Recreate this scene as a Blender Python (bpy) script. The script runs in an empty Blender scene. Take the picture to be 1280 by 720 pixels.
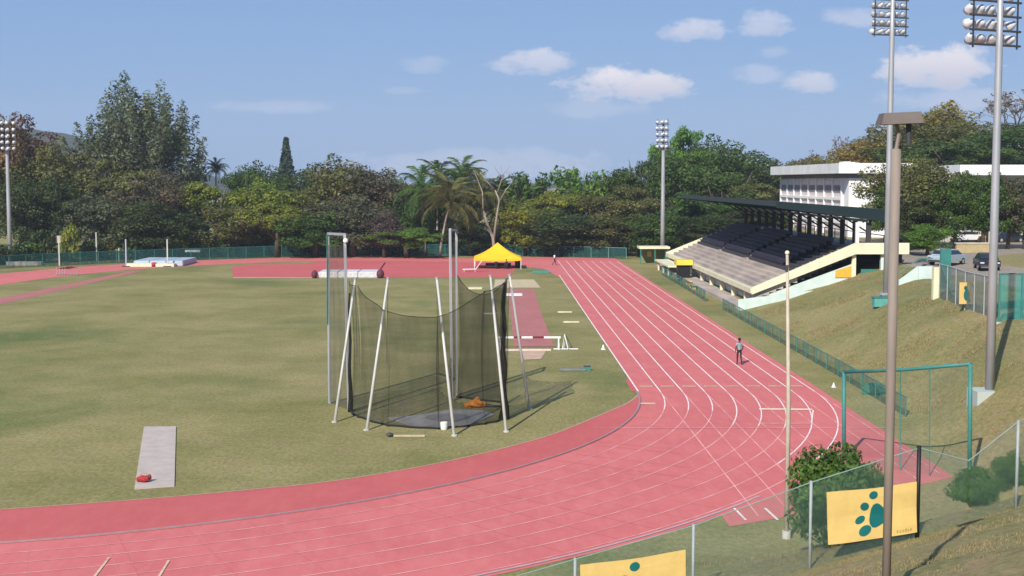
import bpy, bmesh, math, random
import numpy as np
from mathutils import Vector, Matrix
rnd = random.Random(7)
S = bpy.context.scene
COL = S.collection
R = math.radians
# ------------------------------------------------------------------ camera
FPX, PITCH, YAW, CAMZ = 1696.0, 0.0782, 0.0119, 11.58
cam = bpy.data.cameras.new('camera'); cam.sensor_width = 36; cam.lens = 36*FPX/1280
cam.clip_start = .1; cam.clip_end = 9000
co = bpy.data.objects.new('camera', cam); COL.objects.link(co)
co.location = (0, 0, CAMZ); co.rotation_euler = (math.pi/2-PITCH, 0, -YAW)
S.camera = co
# ------------------------------------------------------------------ light
SUN_EL, SUN_AZ = 36.0, 205.0           # azimuth clockwise from +Y
sun = bpy.data.lights.new('sun', 'SUN'); sun.energy = 4.9; sun.angle = R(.5); sun.color = (1, .94, .84)
so = bpy.data.objects.new('sun', sun); COL.objects.link(so)
sd = Vector((math.sin(R(SUN_AZ))*math.cos(R(SUN_EL)), math.cos(R(SUN_AZ))*math.cos(R(SUN_EL)), math.sin(R(SUN_EL))))
so.rotation_euler = (-sd).to_track_quat('-Z', 'Y').to_euler(); so.location = (0, -20, 60)
S.view_settings.view_transform = 'Standard'; S.view_settings.look = 'None'
S.view_settings.exposure = 0.32; S.view_settings.gamma = 1

def ray(u, v):
    d = Vector((u-640, FPX, -(v-360)))
    c, s = math.cos(PITCH), math.sin(PITCH); d = Vector((d.x, c*d.y+s*d.z, -s*d.y+c*d.z))
    c, s = math.cos(YAW), math.sin(YAW); return Vector((c*d.x+s*d.y, -s*d.x+c*d.y, d.z))
def at(u, v, Y):                        # point at depth Y
    d = ray(u, v); t = Y/d.y; return Vector((d.x*t, Y, CAMZ+d.z*t))

# ------------------------------------------------------------------ world
W = bpy.data.worlds.new('World'); S.world = W; W.use_nodes = True
nt = W.node_tree; nt.nodes.clear()
def nd(nt, typ, **kw):
    n = nt.nodes.new(typ)
    for k, v in kw.items():
        if k.startswith('i_'):
            n.inputs[k[2:].replace('_', ' ')].default_value = v
        else: setattr(n, k, v)
    return n
def mt(nt, op, a, b=None, c=None, clamp=False):
    n = nt.nodes.new('ShaderNodeMath'); n.operation = op; n.use_clamp = clamp
    for i, x in enumerate((a, b, c)):
        if x is None: continue
        if isinstance(x, (int, float)): n.inputs[i].default_value = x
        else: nt.links.new(x, n.inputs[i])
    return n.outputs[0]
sky = nd(nt, 'ShaderNodeTexSky', sky_type='NISHITA', sun_disc=False, sun_elevation=R(SUN_EL), sun_rotation=R(SUN_AZ),
         air_density=1.0, dust_density=.4, ozone_density=3.0, altitude=0)
tc = nd(nt, 'ShaderNodeTexCoord')
sep = nd(nt, 'ShaderNodeSeparateXYZ'); nt.links.new(tc.outputs['Generated'], sep.inputs[0])
az = mt(nt, 'ARCTAN2', sep.outputs[0], sep.outputs[1]); el = mt(nt, 'ARCSINE', sep.outputs[2])
cmb = nd(nt, 'ShaderNodeCombineXYZ'); nt.links.new(az, cmb.inputs[0]); nt.links.new(mt(nt, 'MULTIPLY', el, 1.8), cmb.inputs[1])
nz = nd(nt, 'ShaderNodeTexNoise', i_Scale=38.0, i_Detail=9.0, i_Roughness=.66); nt.links.new(cmb.outputs[0], nz.inputs['Vector'])
nzb = nd(nt, 'ShaderNodeTexNoise', i_Scale=7.0, i_Detail=5.0, i_Roughness=.55); nt.links.new(cmb.outputs[0], nzb.inputs['Vector'])
dist = mt(nt, 'MULTIPLY', mt(nt, 'SUBTRACT', nz.outputs[0], .5), 3.6)
CL = [(788,106,90,24,1.0),(668,78,54,18,.6),(868,38,44,16,.6),(955,30,34,18,.5),(1015,102,38,15,.6),(950,93,36,13,.28),
      (1168,84,70,32,1.0),(530,80,36,12,.2),(350,133,85,9,.2),(1068,22,46,14,.35),(745,135,70,14,.2),(505,113,30,5,.14),
      (965,65,22,9,.22),(1195,125,90,16,.3),(600,205,190,22,.24),(330,60,-1,0,0)]
tot = None; shade = None
for (u, v, w, h, s) in CL:
    if w < 0: continue
    d = ray(u, v).normalized(); a0 = math.atan2(d.x, d.y); e0 = math.asin(d.z)
    x = mt(nt, 'DIVIDE', mt(nt, 'SUBTRACT', az, a0), w/FPX); y = mt(nt, 'DIVIDE', mt(nt, 'SUBTRACT', el, e0), h/FPX)
    r2 = mt(nt, 'ADD', mt(nt, 'MULTIPLY', x, x), mt(nt, 'MULTIPLY', y, y))
    m = mt(nt, 'SUBTRACT', 1.0, mt(nt, 'ADD', r2, dist), clamp=True)
    m = mt(nt, 'MULTIPLY', mt(nt, 'SMOOTH_MIN', mt(nt, 'MULTIPLY', m, 1.25), 1.0, .4), s)
    tot = m if tot is None else mt(nt, 'MAXIMUM', tot, m)
    if s >= .4:
        q = mt(nt, 'MULTIPLY', m, mt(nt, 'MULTIPLY_ADD', y, -.55, .35, clamp=True))
        shade = q if shade is None else mt(nt, 'MAXIMUM', shade, q)
# the rest of the sky carries the same thin scattered cloud
outer = mt(nt, 'MULTIPLY', mt(nt, 'SUBTRACT', nzb.outputs[0], .56, clamp=True), 3.0, clamp=True)
off = mt(nt, 'MULTIPLY', mt(nt, 'SUBTRACT', mt(nt, 'ABSOLUTE', az), .42, clamp=True), 4.0, clamp=True)
tot = mt(nt, 'MAXIMUM', tot, mt(nt, 'MULTIPLY', outer, off))
tint = nd(nt, 'ShaderNodeMix', data_type='RGBA', blend_type='MIX')
tint.inputs['Factor'].default_value = .80; tint.inputs['B'].default_value = (2.35, 4.15, 7.8, 1)
nt.links.new(sky.outputs[0], tint.inputs['A'])
mx = nd(nt, 'ShaderNodeMix', data_type='RGBA')
nt.links.new(tot, mx.inputs['Factor']); nt.links.new(tint.outputs['Result'], mx.inputs['A'])
cc = nd(nt, 'ShaderNodeMix', data_type='RGBA'); nt.links.new(shade, cc.inputs['Factor'])
cc.inputs['A'].default_value = (9.6, 9.2, 9.8, 1); cc.inputs['B'].default_value = (5.0, 5.3, 7.0, 1)
nt.links.new(cc.outputs['Result'], mx.inputs['B'])
bg = nd(nt, 'ShaderNodeBackground'); bg.inputs[1].default_value = .074
nt.links.new(mx.outputs['Result'], bg.inputs[0])
wo = nd(nt, 'ShaderNodeOutputWorld'); nt.links.new(bg.outputs[0], wo.inputs[0])

# ------------------------------------------------------------------ materials
MATS = {}
def mat(name, col, rough=.8, metal=0., col2=None, scale=3., detail=5., bump=0., stretch=None, spec=.3, lo=.35, hi=.65,
        island=0., objrand=0., alpha=None, trans=0.):
    if name in MATS: return MATS[name]
    m = bpy.data.materials.new(name); m.use_nodes = True; t = m.node_tree; b = t.nodes['Principled BSDF']
    b.inputs['Roughness'].default_value = rough; b.inputs['Metallic'].default_value = metal
    b.inputs['Specular IOR Level'].default_value = spec
    tcn = nd(t, 'ShaderNodeTexCoord'); mp = nd(t, 'ShaderNodeMapping'); t.links.new(tcn.outputs['Object'], mp.inputs[0])
    if stretch: mp.inputs['Scale'].default_value = stretch
    n = nd(t, 'ShaderNodeTexNoise', i_Scale=scale, i_Detail=detail, i_Roughness=.6); t.links.new(mp.outputs[0], n.inputs['Vector'])
    mr = nd(t, 'ShaderNodeMapRange'); mr.inputs[1].default_value = lo; mr.inputs[2].default_value = hi; t.links.new(n.outputs[0], mr.inputs[0])
    c2 = col2 or tuple(c*.82 for c in col)
    mxn = nd(t, 'ShaderNodeMix', data_type='RGBA'); t.links.new(mr.outputs[0], mxn.inputs['Factor'])
    mxn.inputs['A'].default_value = (*col, 1); mxn.inputs['B'].default_value = (*c2, 1)
    out = mxn.outputs['Result']
    if island or objrand:
        hs = nd(t, 'ShaderNodeHueSaturation'); t.links.new(out, hs.inputs['Color'])
        val = 1.0
        if island:
            g = nd(t, 'ShaderNodeNewGeometry'); val = mt(t, 'MULTIPLY_ADD', g.outputs['Random Per Island'], 2*island, 1-island)
        if objrand:
            oi = nd(t, 'ShaderNodeObjectInfo'); val = mt(t, 'MULTIPLY', mt(t, 'MULTIPLY_ADD', oi.outputs['Random'], 2*objrand, 1-objrand), val)
            t.links.new(mt(t, 'MULTIPLY_ADD', oi.outputs['Random'], .03, .485), hs.inputs['Hue'])
        t.links.new(val, hs.inputs['Value']); out = hs.outputs[0]
    t.links.new(out, b.inputs['Base Color'])
    if bump:
        bn = nd(t, 'ShaderNodeBump', i_Strength=.6, i_Distance=bump); t.links.new(n.outputs[0], bn.inputs['Height']); t.links.new(bn.outputs[0], b.inputs['Normal'])
    if alpha is not None: b.inputs['Alpha'].default_value = alpha
    if trans:
        o = t.nodes['Material Output']; tr = nd(t, 'ShaderNodeBsdfTranslucent'); t.links.new(out, tr.inputs[0])
        ms = nd(t, 'ShaderNodeMixShader'); ms.inputs[0].default_value = trans
        t.links.new(b.outputs[0], ms.inputs[1]); t.links.new(tr.outputs[0], ms.inputs[2]); t.links.new(ms.outputs[0], o.inputs[0])
    MATS[name] = m; return m
def alpha_noise(name, col, a_lo, a_hi, scale=2., rough=.9):
    "netting seen from far away: threads too fine to resolve, denser where it folds"
    m = mat(name, col, rough)
    t = m.node_tree; b = t.nodes['Principled BSDF']
    tcn = nd(t, 'ShaderNodeTexCoord'); n = nd(t, 'ShaderNodeTexNoise', i_Scale=scale, i_Detail=3.)
    mp = nd(t, 'ShaderNodeMapping'); mp.inputs['Scale'].default_value = (1, 1, .25)
    t.links.new(tcn.outputs['Object'], mp.inputs[0]); t.links.new(mp.outputs[0], n.inputs['Vector'])
    mr = nd(t, 'ShaderNodeMapRange'); mr.inputs[1].default_value = .35; mr.inputs[2].default_value = .65
    mr.inputs[3].default_value = a_lo; mr.inputs[4].default_value = a_hi
    t.links.new(n.outputs[0], mr.inputs[0]); t.links.new(mr.outputs[0], b.inputs['Alpha']); return m

WHITE = mat('white_paint', (.78, .78, .76), .6, col2=(.66, .66, .64), scale=.6)
CREAM = mat('cream_paint', (.74, .69, .47), .65, col2=(.62, .58, .42), scale=1.2)
TEALW = mat('pale_teal_paint', (.56, .66, .62), .7, col2=(.46, .56, .53), scale=.8)
TEAL = mat('teal_steel', (.03, .17, .155), .5, col2=(.05, .2, .18), scale=2.)
TEALD = mat('dark_green_steel', (.015, .05, .055), .6, scale=2.)
GALV = mat('galvanised_steel', (.42, .43, .45), .5, .35, col2=(.33, .34, .36), scale=1.5, stretch=(1, 1, .2))
PALEG = mat('pale_grey_paint', (.55, .54, .5), .6, col2=(.42, .42, .39), scale=2., stretch=(1, 1, .3))
BROWNP = mat('weathered_brown_paint', (.27, .215, .18), .7, col2=(.2, .165, .14), scale=3., stretch=(1, 1, .2))
BLACKP = mat('black_paint', (.012, .012, .014), .5)
DARKM = mat('dark_metal', (.05, .05, .055), .5)
CONC = mat('concrete', (.40, .37, .33), .9, col2=(.3, .28, .25), scale=.9, bump=.01)
CONCP = mat('pinkish_concrete', (.46, .39, .34), .9, col2=(.33, .28, .25), scale=.5, lo=.4, hi=.6, stretch=(1, .4, 1))
CONCL = mat('pale_concrete', (.55, .53, .47), .9, col2=(.42, .41, .37), scale=1.2)
YEL = mat('yellow_canvas', (.80, .47, .015), .7, col2=(.74, .42, .01), scale=1.)
YELP = mat('yellow_banner', (.62, .44, .15), .7, col2=(.54, .38, .13), scale=1.5)
PAWG = mat('green_print', (.0, .12, .12), .7)
ORANGE = mat('orange_plastic', (.75, .25, .02), .6, col2=(.6, .18, .02))
REDP = mat('red_plastic', (.35, .03, .03), .6)
SEAT = mat('dark_blue_seats', (.018, .02, .045), .55, col2=(.03, .03, .05), scale=1.)
ROOFM = mat('dark_roof_sheet', (.03, .06, .07), .5, col2=(.02, .045, .05), scale=.7, stretch=(1, .1, 1))
ROOFT = mat('weathered_roof_top', (.16, .18, .2), .6, scale=.7)
PALEBLUE = mat('silver_blue_vinyl', (.42, .48, .56), .5, col2=(.35, .4, .47))
LAMPW = mat('lamp_white', (.62, .62, .65), .4)
GLASS = mat('dark_glass', (.02, .025, .03), .08, spec=.6)
LENS = mat('floodlight_glass', (.55, .57, .6), .12, spec=.6)
TYRE = mat('tyre_rubber', (.015, .015, .015), .8)
SKIN = mat('brown_skin', (.10, .05, .03), .6)
HAIR = mat('black_hair', (.008, .007, .006), .8)
SHIRT = mat('grey_blue_shirt', (.25, .34, .37), .85)
SHIRTW = mat('white_shirt', (.75, .75, .72), .85)
DARKC = mat('dark_cloth', (.025, .024, .03), .85)
BARK = mat('bark', (.10, .08, .06), .9, col2=(.05, .04, .03), scale=2., stretch=(2, 2, .3))
PALEBARK = mat('pale_bark', (.36, .32, .26), .9, col2=(.22, .19, .15), scale=1., stretch=(2, 2, .4))
NET = alpha_noise('black_netting', (.015, .015, .012), .30, .52, 1.1)
NETG = alpha_noise('grey_gate_netting', (.09, .085, .07), .25, .5, 1.6)
MESHF = alpha_noise('far_green_wire_mesh', (.015, .075, .07), .55, .85, 1.5)
MESHM = alpha_noise('green_wire_mesh', (.035, .13, .115), .32, .6, 1.2)
MESHL = alpha_noise('light_green_wire_mesh', (.06, .15, .135), .07, .18, 1.2)
WIRE = mat('green_coated_wire', (.11, .21, .18), .5)
RAILG = mat('grey_green_rail', (.20, .29, .26), .6)

LEAF = {}
def leafmat(name, c1, c2):
    c1 = tuple(1.55*c for c in c1); c2 = tuple(1.5*c for c in c2)
    LEAF[name] = mat('leaves_'+name, c1, .55, col2=c2, scale=.35, detail=3., lo=.4, hi=.6, island=.34, objrand=.08, trans=.36, spec=.25)
leafmat('dark', (.048, .070, .020), (.030, .046, .014))
leafmat('green', (.058, .10, .018), (.036, .066, .013))
leafmat('bright', (.10, .18, .025), (.06, .12, .02))
leafmat('yellow', (.17, .18, .02), (.09, .11, .018))
leafmat('olive', (.115, .115, .032), (.068, .072, .022))
leafmat('brown', (.105, .085, .045), (.055, .055, .028))
leafmat('rust', (.125, .07, .04), (.075, .05, .022))
leafmat('orange', (.20, .13, .025), (.11, .095, .02))
leafmat('grey', (.095, .105, .055), (.06, .072, .036))
leafmat('greyblue', (.045, .07, .05), (.03, .05, .038))
leafmat('purple', (.10, .07, .06), (.055, .045, .035))
leafmat('twig', (.19, .16, .14), (.12, .1, .085))

# ------------------------------------------------------------------ object helpers
def tag(o, label=None, cat=None, group=None, kind=None):
    if label: o['label'] = label
    if cat: o['category'] = cat
    if group: o['group'] = group
    if kind: o['kind'] = kind
    return o
def thing(name, loc, label, cat, group=None, rz=0):
    o = bpy.data.objects.new(name, None); COL.objects.link(o); o.location = loc; o.rotation_euler = (0, 0, rz)
    o.empty_display_size = .3
    return tag(o, label, cat, group)
def link(name, me, parent=None, loc=(0, 0, 0), rz=0, scale=None):
    o = bpy.data.objects.new(name, me); COL.objects.link(o); o.parent = parent; o.location = loc; o.rotation_euler = (0, 0, rz)
    if scale: o.scale = scale
    return o
def copy_tree(o, parent=None):
    c = o.copy(); COL.objects.link(c); c.parent = parent
    for ch in o.children: copy_tree(ch, c)
    return c
class MB:
    def __init__(s): s.v = []; s.f = []
    def add(s, vs, fs):
        n = len(s.v); s.v += [tuple(x) for x in vs]; s.f += [tuple(n+i for i in f) for f in fs]; return s
    def box(s, x0, x1, y0, y1, z0, z1):
        return s.add([(x0,y0,z0),(x1,y0,z0),(x1,y1,z0),(x0,y1,z0),(x0,y0,z1),(x1,y0,z1),(x1,y1,z1),(x0,y1,z1)],
                     [(0,3,2,1),(4,5,6,7),(0,1,5,4),(1,2,6,5),(2,3,7,6),(3,0,4,7)])
    def hexa(s, p):                    # 8 points, bottom 4 then top 4
        return s.add(p, [(0,3,2,1),(4,5,6,7),(0,1,5,4),(1,2,6,5),(2,3,7,6),(3,0,4,7)])
    def beam(s, a, b, w, h):           # rectangular bar a->b
        a = Vector(a); b = Vector(b); d = (b-a).normalized(); up = Vector((0,0,1)) if abs(d.z) < .95 else Vector((1,0,0))
        sx = d.cross(up).normalized()*w/2; sy = sx.cross(d).normalized()*h/2
        return s.add([a-sx-sy,a+sx-sy,a+sx+sy,a-sx+sy,b-sx-sy,b+sx-sy,b+sx+sy,b-sx+sy],
                     [(0,3,2,1),(4,5,6,7),(0,1,5,4),(1,2,6,5),(2,3,7,6),(3,0,4,7)])
    def tube(s, pts, rs, n=8, cap=True):
        pts = [Vector(p) for p in pts]
        if isinstance(rs, (int, float)): rs = [rs]*len(pts)
        base = len(s.v)
        for i, p in enumerate(pts):
            d = (pts[min(i+1, len(pts)-1)]-pts[max(i-1, 0)]).normalized()
            up = Vector((1,0,0)) if abs(d.x) < .9 else Vector((0,1,0))
            a = d.cross(up).normalized(); b = d.cross(a).normalized()
            for k in range(n):
                t = 2*math.pi*k/n; s.v.append(tuple(p+(a*math.cos(t)+b*math.sin(t))*rs[i]))
        for i in range(len(pts)-1):
            for k in range(n):
                k2 = (k+1) % n; s.f.append((base+i*n+k, base+i*n+k2, base+(i+1)*n+k2, base+(i+1)*n+k))
        if cap:
            s.f.append(tuple(base+k for k in range(n))[::-1]); s.f.append(tuple(base+(len(pts)-1)*n+k for k in range(n)))
        return s
    def ball(s, c, r, n=8, m=6, sc=(1,1,1)):
        c = Vector(c); base = len(s.v)
        for i in range(1, m):
            ph = math.pi*i/m
            for k in range(n):
                t = 2*math.pi*k/n; s.v.append((c.x+r*sc[0]*math.sin(ph)*math.cos(t), c.y+r*sc[1]*math.sin(ph)*math.sin(t), c.z+r*sc[2]*math.cos(ph)))
        s.v.append((c.x,c.y,c.z+r*sc[2])); s.v.append((c.x,c.y,c.z-r*sc[2])); T = len(s.v)-2; B = T+1
        for k in range(n):
            k2 = (k+1) % n; s.f.append((T, base+k, base+k2)); s.f.append((B, base+(m-2)*n+k2, base+(m-2)*n+k))
            for i in range(m-2): s.f.append((base+i*n+k, base+(i+1)*n+k, base+(i+1)*n+k2, base+i*n+k2))
        return s
    def mesh(s, name, m=None, smooth=False):
        me = bpy.data.meshes.new(name); me.from_pydata(s.v, [], s.f); me.update()
        if m: me.materials.append(m)
        if smooth: me.polygons.foreach_set('use_smooth', [True]*len(me.polygons))
        return me
    def build(s, name, m, parent=None, loc=(0,0,0), rz=0, smooth=False):
        return link(name, s.mesh(name, m, smooth), parent, loc, rz)

# ------------------------------------------------------------------ terrain
def sm(t): t = max(0., min(1., t)); return t*t*(3-2*t)
def lin(t): t = max(0., min(1., t)); return .55*t+.45*t*t*(3-2*t)
BK = [(-100,12,24,6.2),(34,12,22,5.4),(43,13,22,5.0),(52,18.3,25,4.8),(60,19.2,26,4.6),(70,21.2,27,4.4),(85,21.4,29,4.2),(105,21.4,33,4.1),
      (125,20.9,38,4.2),(185,21.5,40,4.5),(215,24,50,5),(300,30,60,6),(5000,30,60,6)]
def bank(y):
    y = max(-100., min(4999., y))
    for a, b in zip(BK, BK[1:]):
        if y <= b[0]:
            t = max(0., (y-a[0])/(b[0]-a[0])); return [a[i]+(b[i]-a[i])*t for i in (1, 2, 3)]
def terrain(x, y):
    yn = max(27., min(34., 34+(x-2)*.3))
    base = max(0., min(7., .31*x-.85))
    if y <= yn: z1 = base+min(9.4, (yn-y)*.3)
    else: z1 = base*sm(1-(y-34)/9.)
    x0, x1, T = bank(y); z2 = T*lin((x-x0)/(x1-x0))
    z = max(z1, z2)
    z += 13*sm((x-58)/50)*sm((y-165)/70)*sm((900-y)/500)
    return z
def hit(u, v, off=0.):
    d = ray(u, v); y = 20.
    last = y
    while y < 400:
        t = y/d.y; x = d.x*t; z = CAMZ+d.z*t
        if z <= terrain(x, y)+off:
            lo, hi = last, y
            for _ in range(25):
                m = (lo+hi)/2; t = m/d.y
                if CAMZ+d.z*t <= terrain(d.x*t, m)+off: hi = m
                else: lo = m
            t = hi/d.y; return Vector((d.x*t, hi, terrain(d.x*t, hi)))
        last = y; y += .5
    t = y/d.y; return Vector((d.x*t, y, CAMZ+d.z*t))
def gp(x, y, dz=0.): return Vector((x, y, terrain(x, y)+dz))

xs = [-5000,-2500,-1200,-600,-400,-300,-240,-200,-160,-130]+[-110+5*i for i in range(21)]+[-5,-4,-3,-2,-1]+[.75*i for i in range(61)]+[50+5*i for i in range(20)]+[160,180,200,240,300,400,700,1500,3000,5000]
ys = [-800,-200,-60,-30,-10]+[1.0*i for i in range(131)]+[135+5*i for i in range(34)]+[330,380,450,600,900,1500,2500,4500,7000]
xs = sorted(set(xs))
nx, ny = len(xs), len(ys)
def jit(x, y, z):
    return z + (.05*math.sin(x*1.3+y*.7)+.04*math.sin(x*.45-y*1.9))*min(1., z) if z > 0 else z
gv = [(x, y, jit(x, y, terrain(x, y))) for y in ys for x in xs]
gf = [(j*nx+i, j*nx+i+1, (j+1)*nx+i+1, (j+1)*nx+i) for j in range(ny-1) for i in range(nx-1)]
gm = bpy.data.meshes.new('ground'); gm.from_pydata(gv, [], gf); gm.update()
at_ = gm.attributes.new('dry', 'FLOAT', 'POINT')
def dryness(x, y, z):
    d = 0.
    if z > .3: d = .25+.1*min(z, 4)/4
    if y < 38 and x > -5: d = sm((40-y)/5)*.94
    if 40 < y < 58 and x > 12: d = max(d, .75)
    if y < 95 and x > 21 and z > 3.6: d = max(d, .6)
    if 88 < y < 170 and 36 < x < 46+max(0, y-125)*.8: d = 1.
    return d
at_.data.foreach_set('value', [dryness(*p) for p in gv])
gm.polygons.foreach_set('use_smooth', [True]*len(gm.polygons))

def grass_material():
    m = bpy.data.materials.new('mown_grass'); m.use_nodes = True; t = m.node_tree; b = t.nodes['Principled BSDF']
    b.inputs['Roughness'].default_value = .95; b.inputs['Specular IOR Level'].default_value = .1
    tcn = nd(t, 'ShaderNodeTexCoord')
    def noise(scale, detail, st=(1, 1, 1), rough=.6):
        mp = nd(t, 'ShaderNodeMapping'); mp.inputs['Scale'].default_value = st; t.links.new(tcn.outputs['Object'], mp.inputs[0])
        n = nd(t, 'ShaderNodeTexNoise', i_Scale=scale, i_Detail=detail, i_Roughness=rough); t.links.new(mp.outputs[0], n.inputs['Vector']); return n.outputs[0]
    def mr(x, a, b_, c=0., d=1.):
        n = nd(t, 'ShaderNodeMapRange'); t.links.new(x, n.inputs[0])
        for i, q in enumerate((a, b_, c, d)): n.inputs[i+1].default_value = q
        return n.outputs[0]
    def mixc(f, a, b_, bt='MIX'):
        n = nd(t, 'ShaderNodeMix', data_type='RGBA', blend_type=bt); t.links.new(f, n.inputs['Factor']) if not isinstance(f, float) else setattr(n.inputs['Factor'], 'default_value', f)
        for k, c in (('A', a), ('B', b_)):
            if isinstance(c, tuple): n.inputs[k].default_value = (*c, 1)
            else: t.links.new(c, n.inputs[k])
        return n.outputs['Result']
    n1 = noise(.045, 5, (1, .8, 1)); n2 = noise(.13, 9, (1, .8, 1), .72); n3 = noise(.7, 8, (1, .7, 1), .7); n4 = noise(6., 8, (1, .5, 1), .75)
    c = mixc(mr(n2, .34, .62), (.21, .202, .068), (.355, .298, .135))           # green-olive to straw
    c = mixc(mr(n1, .52, .66, 0., .8), c, (.115, .16, .045))                   # greener swards
    c = mixc(mr(n3, .50, .66, 0., .5), c, (.31, .235, .135))                  # worn
    a = nd(t, 'ShaderNodeAttribute', attribute_name='dry')
    dr = mt(t, 'MULTIPLY', a.outputs['Fac'], mr(n3, .3, .62), clamp=True)
    c = mixc(dr, c, (.36, .265, .145))
    c = mixc(mt(t, 'GREATER_THAN', a.outputs['Fac'], .95), c, (.36, .30, .25)) # bare earth of the car park
    c = mixc(mr(n4, .35, .65, 0., 1.), c, mixc(1., c, (.54, .57, .50), 'MULTIPLY'))
    t.links.new(c, b.inputs['Base Color'])
    bn = nd(t, 'ShaderNodeBump', i_Strength=.5, i_Distance=.05); t.links.new(n4, bn.inputs['Height']); t.links.new(bn.outputs[0], b.inputs['Normal'])
    return m
GRASS = grass_material(); gm.materials.append(GRASS)
tag(link('ground', gm), kind='structure')

# ------------------------------------------------------------------ running track
XK, YC, RK = 7.87, 74.3, 32.66
XC = XK-RK
def track_mat(name, c1, c2, worn):
    m = bpy.data.materials.new(name); m.use_nodes = True; t = m.node_tree; b = t.nodes['Principled BSDF']
    b.inputs['Roughness'].default_value = .85; b.inputs['Specular IOR Level'].default_value = .2
    tcn = nd(t, 'ShaderNodeTexCoord')
    def nz_(sc, de, st): 
        mp = nd(t, 'ShaderNodeMapping'); mp.inputs['Scale'].default_value = st; t.links.new(tcn.outputs['Object'], mp.inputs[0])
        n = nd(t, 'ShaderNodeTexNoise', i_Scale=sc, i_Detail=de, i_Roughness=.65); t.links.new(mp.outputs[0], n.inputs['Vector']); return n.outputs[0]
    a = nz_(.22, 6, (1, 1, 1)); bb = nz_(2.2, 6, (1, .25, 1)); c_ = nz_(22., 3, (1, 1, 1))
    def mx_(f, x, y, lo, hi, o0=0., o1=1.):
        r = nd(t, 'ShaderNodeMapRange'); t.links.new(f, r.inputs[0])
        for i, q in enumerate((lo, hi, o0, o1)): r.inputs[i+1].default_value = q
        n = nd(t, 'ShaderNodeMix', data_type='RGBA'); t.links.new(r.outputs[0], n.inputs['Factor'])
        for k, c in (('A', x), ('B', y)):
            if isinstance(c, tuple): n.inputs[k].default_value = (*c, 1)
            else: t.links.new(c, n.inputs[k])
        return n.outputs['Result']
    c = mx_(a, c1, c2, .35, .65); c = mx_(bb, c, worn, .45, .75, 0., .4); c = mx_(c_, c, tuple(q*.7 for q in c2), .5, .8, 0., .5)
    # lane-width paving seams: rubber laid in strips round the bend
    t.links.new(c, b.inputs['Base Color']); return m
TRK = track_mat('red_track_rubber', (.575, .155, .147), (.515, .128, .126), (.64, .235, .21))
TRKD = track_mat('deep_red_rubber', (.50, .115, .11), (.45, .095, .095), (.55, .16, .14))
TRKF = track_mat('faded_runway_rubber', (.42, .15, .14), (.36, .13, .12), (.40, .22, .16))
LINE = mat('white_line_paint', (.80, .72, .68), .8, col2=(.70, .5, .47), scale=1.3, lo=.42, hi=.68)
LINEW = mat('worn_line_paint', (.78, .44, .41), .85, col2=(.62, .24, .23), scale=.8, lo=.38, hi=.6)
LINEC = mat('cream_line_paint', (.62, .47, .33), .85, col2=(.5, .2, .17), scale=1.6, lo=.45, hi=.7)
def spline(p, n=8):
    out = []
    for i in range(len(p)-1):
        p0 = p[max(i-1, 0)]; p1 = p[i]; p2 = p[i+1]; p3 = p[min(i+2, len(p)-1)]
        for k in range(n):
            t = k/n; out.append(tuple(.5*((2*b)+(-a+c)*t+(2*a-5*b+4*c-d)*t*t+(-a+3*b-3*c+d)*t**3) for a, b, c, d in zip(p0, p1, p2, p3)))
    return out+[tuple(p[-1])]
farL = [(7.87,162),(7.6,169),(7.2,175.6),(5.8,181.3),(2.2,187.6),(-4,193.5),(-12.5,198.2),(-23,199),(-33,195.2),(-41,188.4),(-48,179.5),(-53,167),(-56,152),(-57.45,135)]
far = spline(farL, 6)
kerb = [(XK, YC+i*(162-YC)/12) for i in range(12)]+far
kerb += [(XC-RK, 135-(135-YC)*i/6) for i in range(1, 6)]
N = 120
kerb += [(XC-RK*math.cos(math.pi*i/N), YC-RK*math.sin(math.pi*i/N)) for i in range(N)]
def offset_loop(P, d):
    out = []; n = len(P)
    for i in range(n):
        a = Vector(P[i-1]); b = Vector(P[(i+1) % n]); t = (b-a).normalized()
        out.append((P[i][0]+t.y*d, P[i][1]-t.x*d))
    return out
def strip(P, Q, z, closed=True):
    m = MB(); n = len(P); m.v = [(*p, z) for p in P]+[(*q, z) for q in Q]
    m.f = [(i, n+i, n+(i+1) % n, (i+1) % n) for i in range(n if closed else n-1)]
    m.f = [f[::-1] for f in m.f]
    return m
def flat(pts, z): 
    m = MB(); m.v = [(x, y, z) for x, y in pts]; m.f = [tuple(range(len(pts)))]; return m
def up(me):   # make every face look up
    bm = bmesh.new(); bm.from_mesh(me)
    for f in bm.faces:
        if f.normal.z < 0: f.normal_flip()
    bmesh.ops.triangulate(bm, faces=[f for f in bm.faces if len(f.verts) > 4])
    bm.to_mesh(me); bm.free(); return me
def sheet(name, m, material, parent=None, kind=None):
    o = link(name, up(m.mesh(name, material)), parent)
    if kind: o['kind'] = kind
    return o
track = sheet('running_track', strip(offset_loop(kerb, -.02), offset_loop(kerb, 10.25), .008), TRK, kind='structure')
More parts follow.
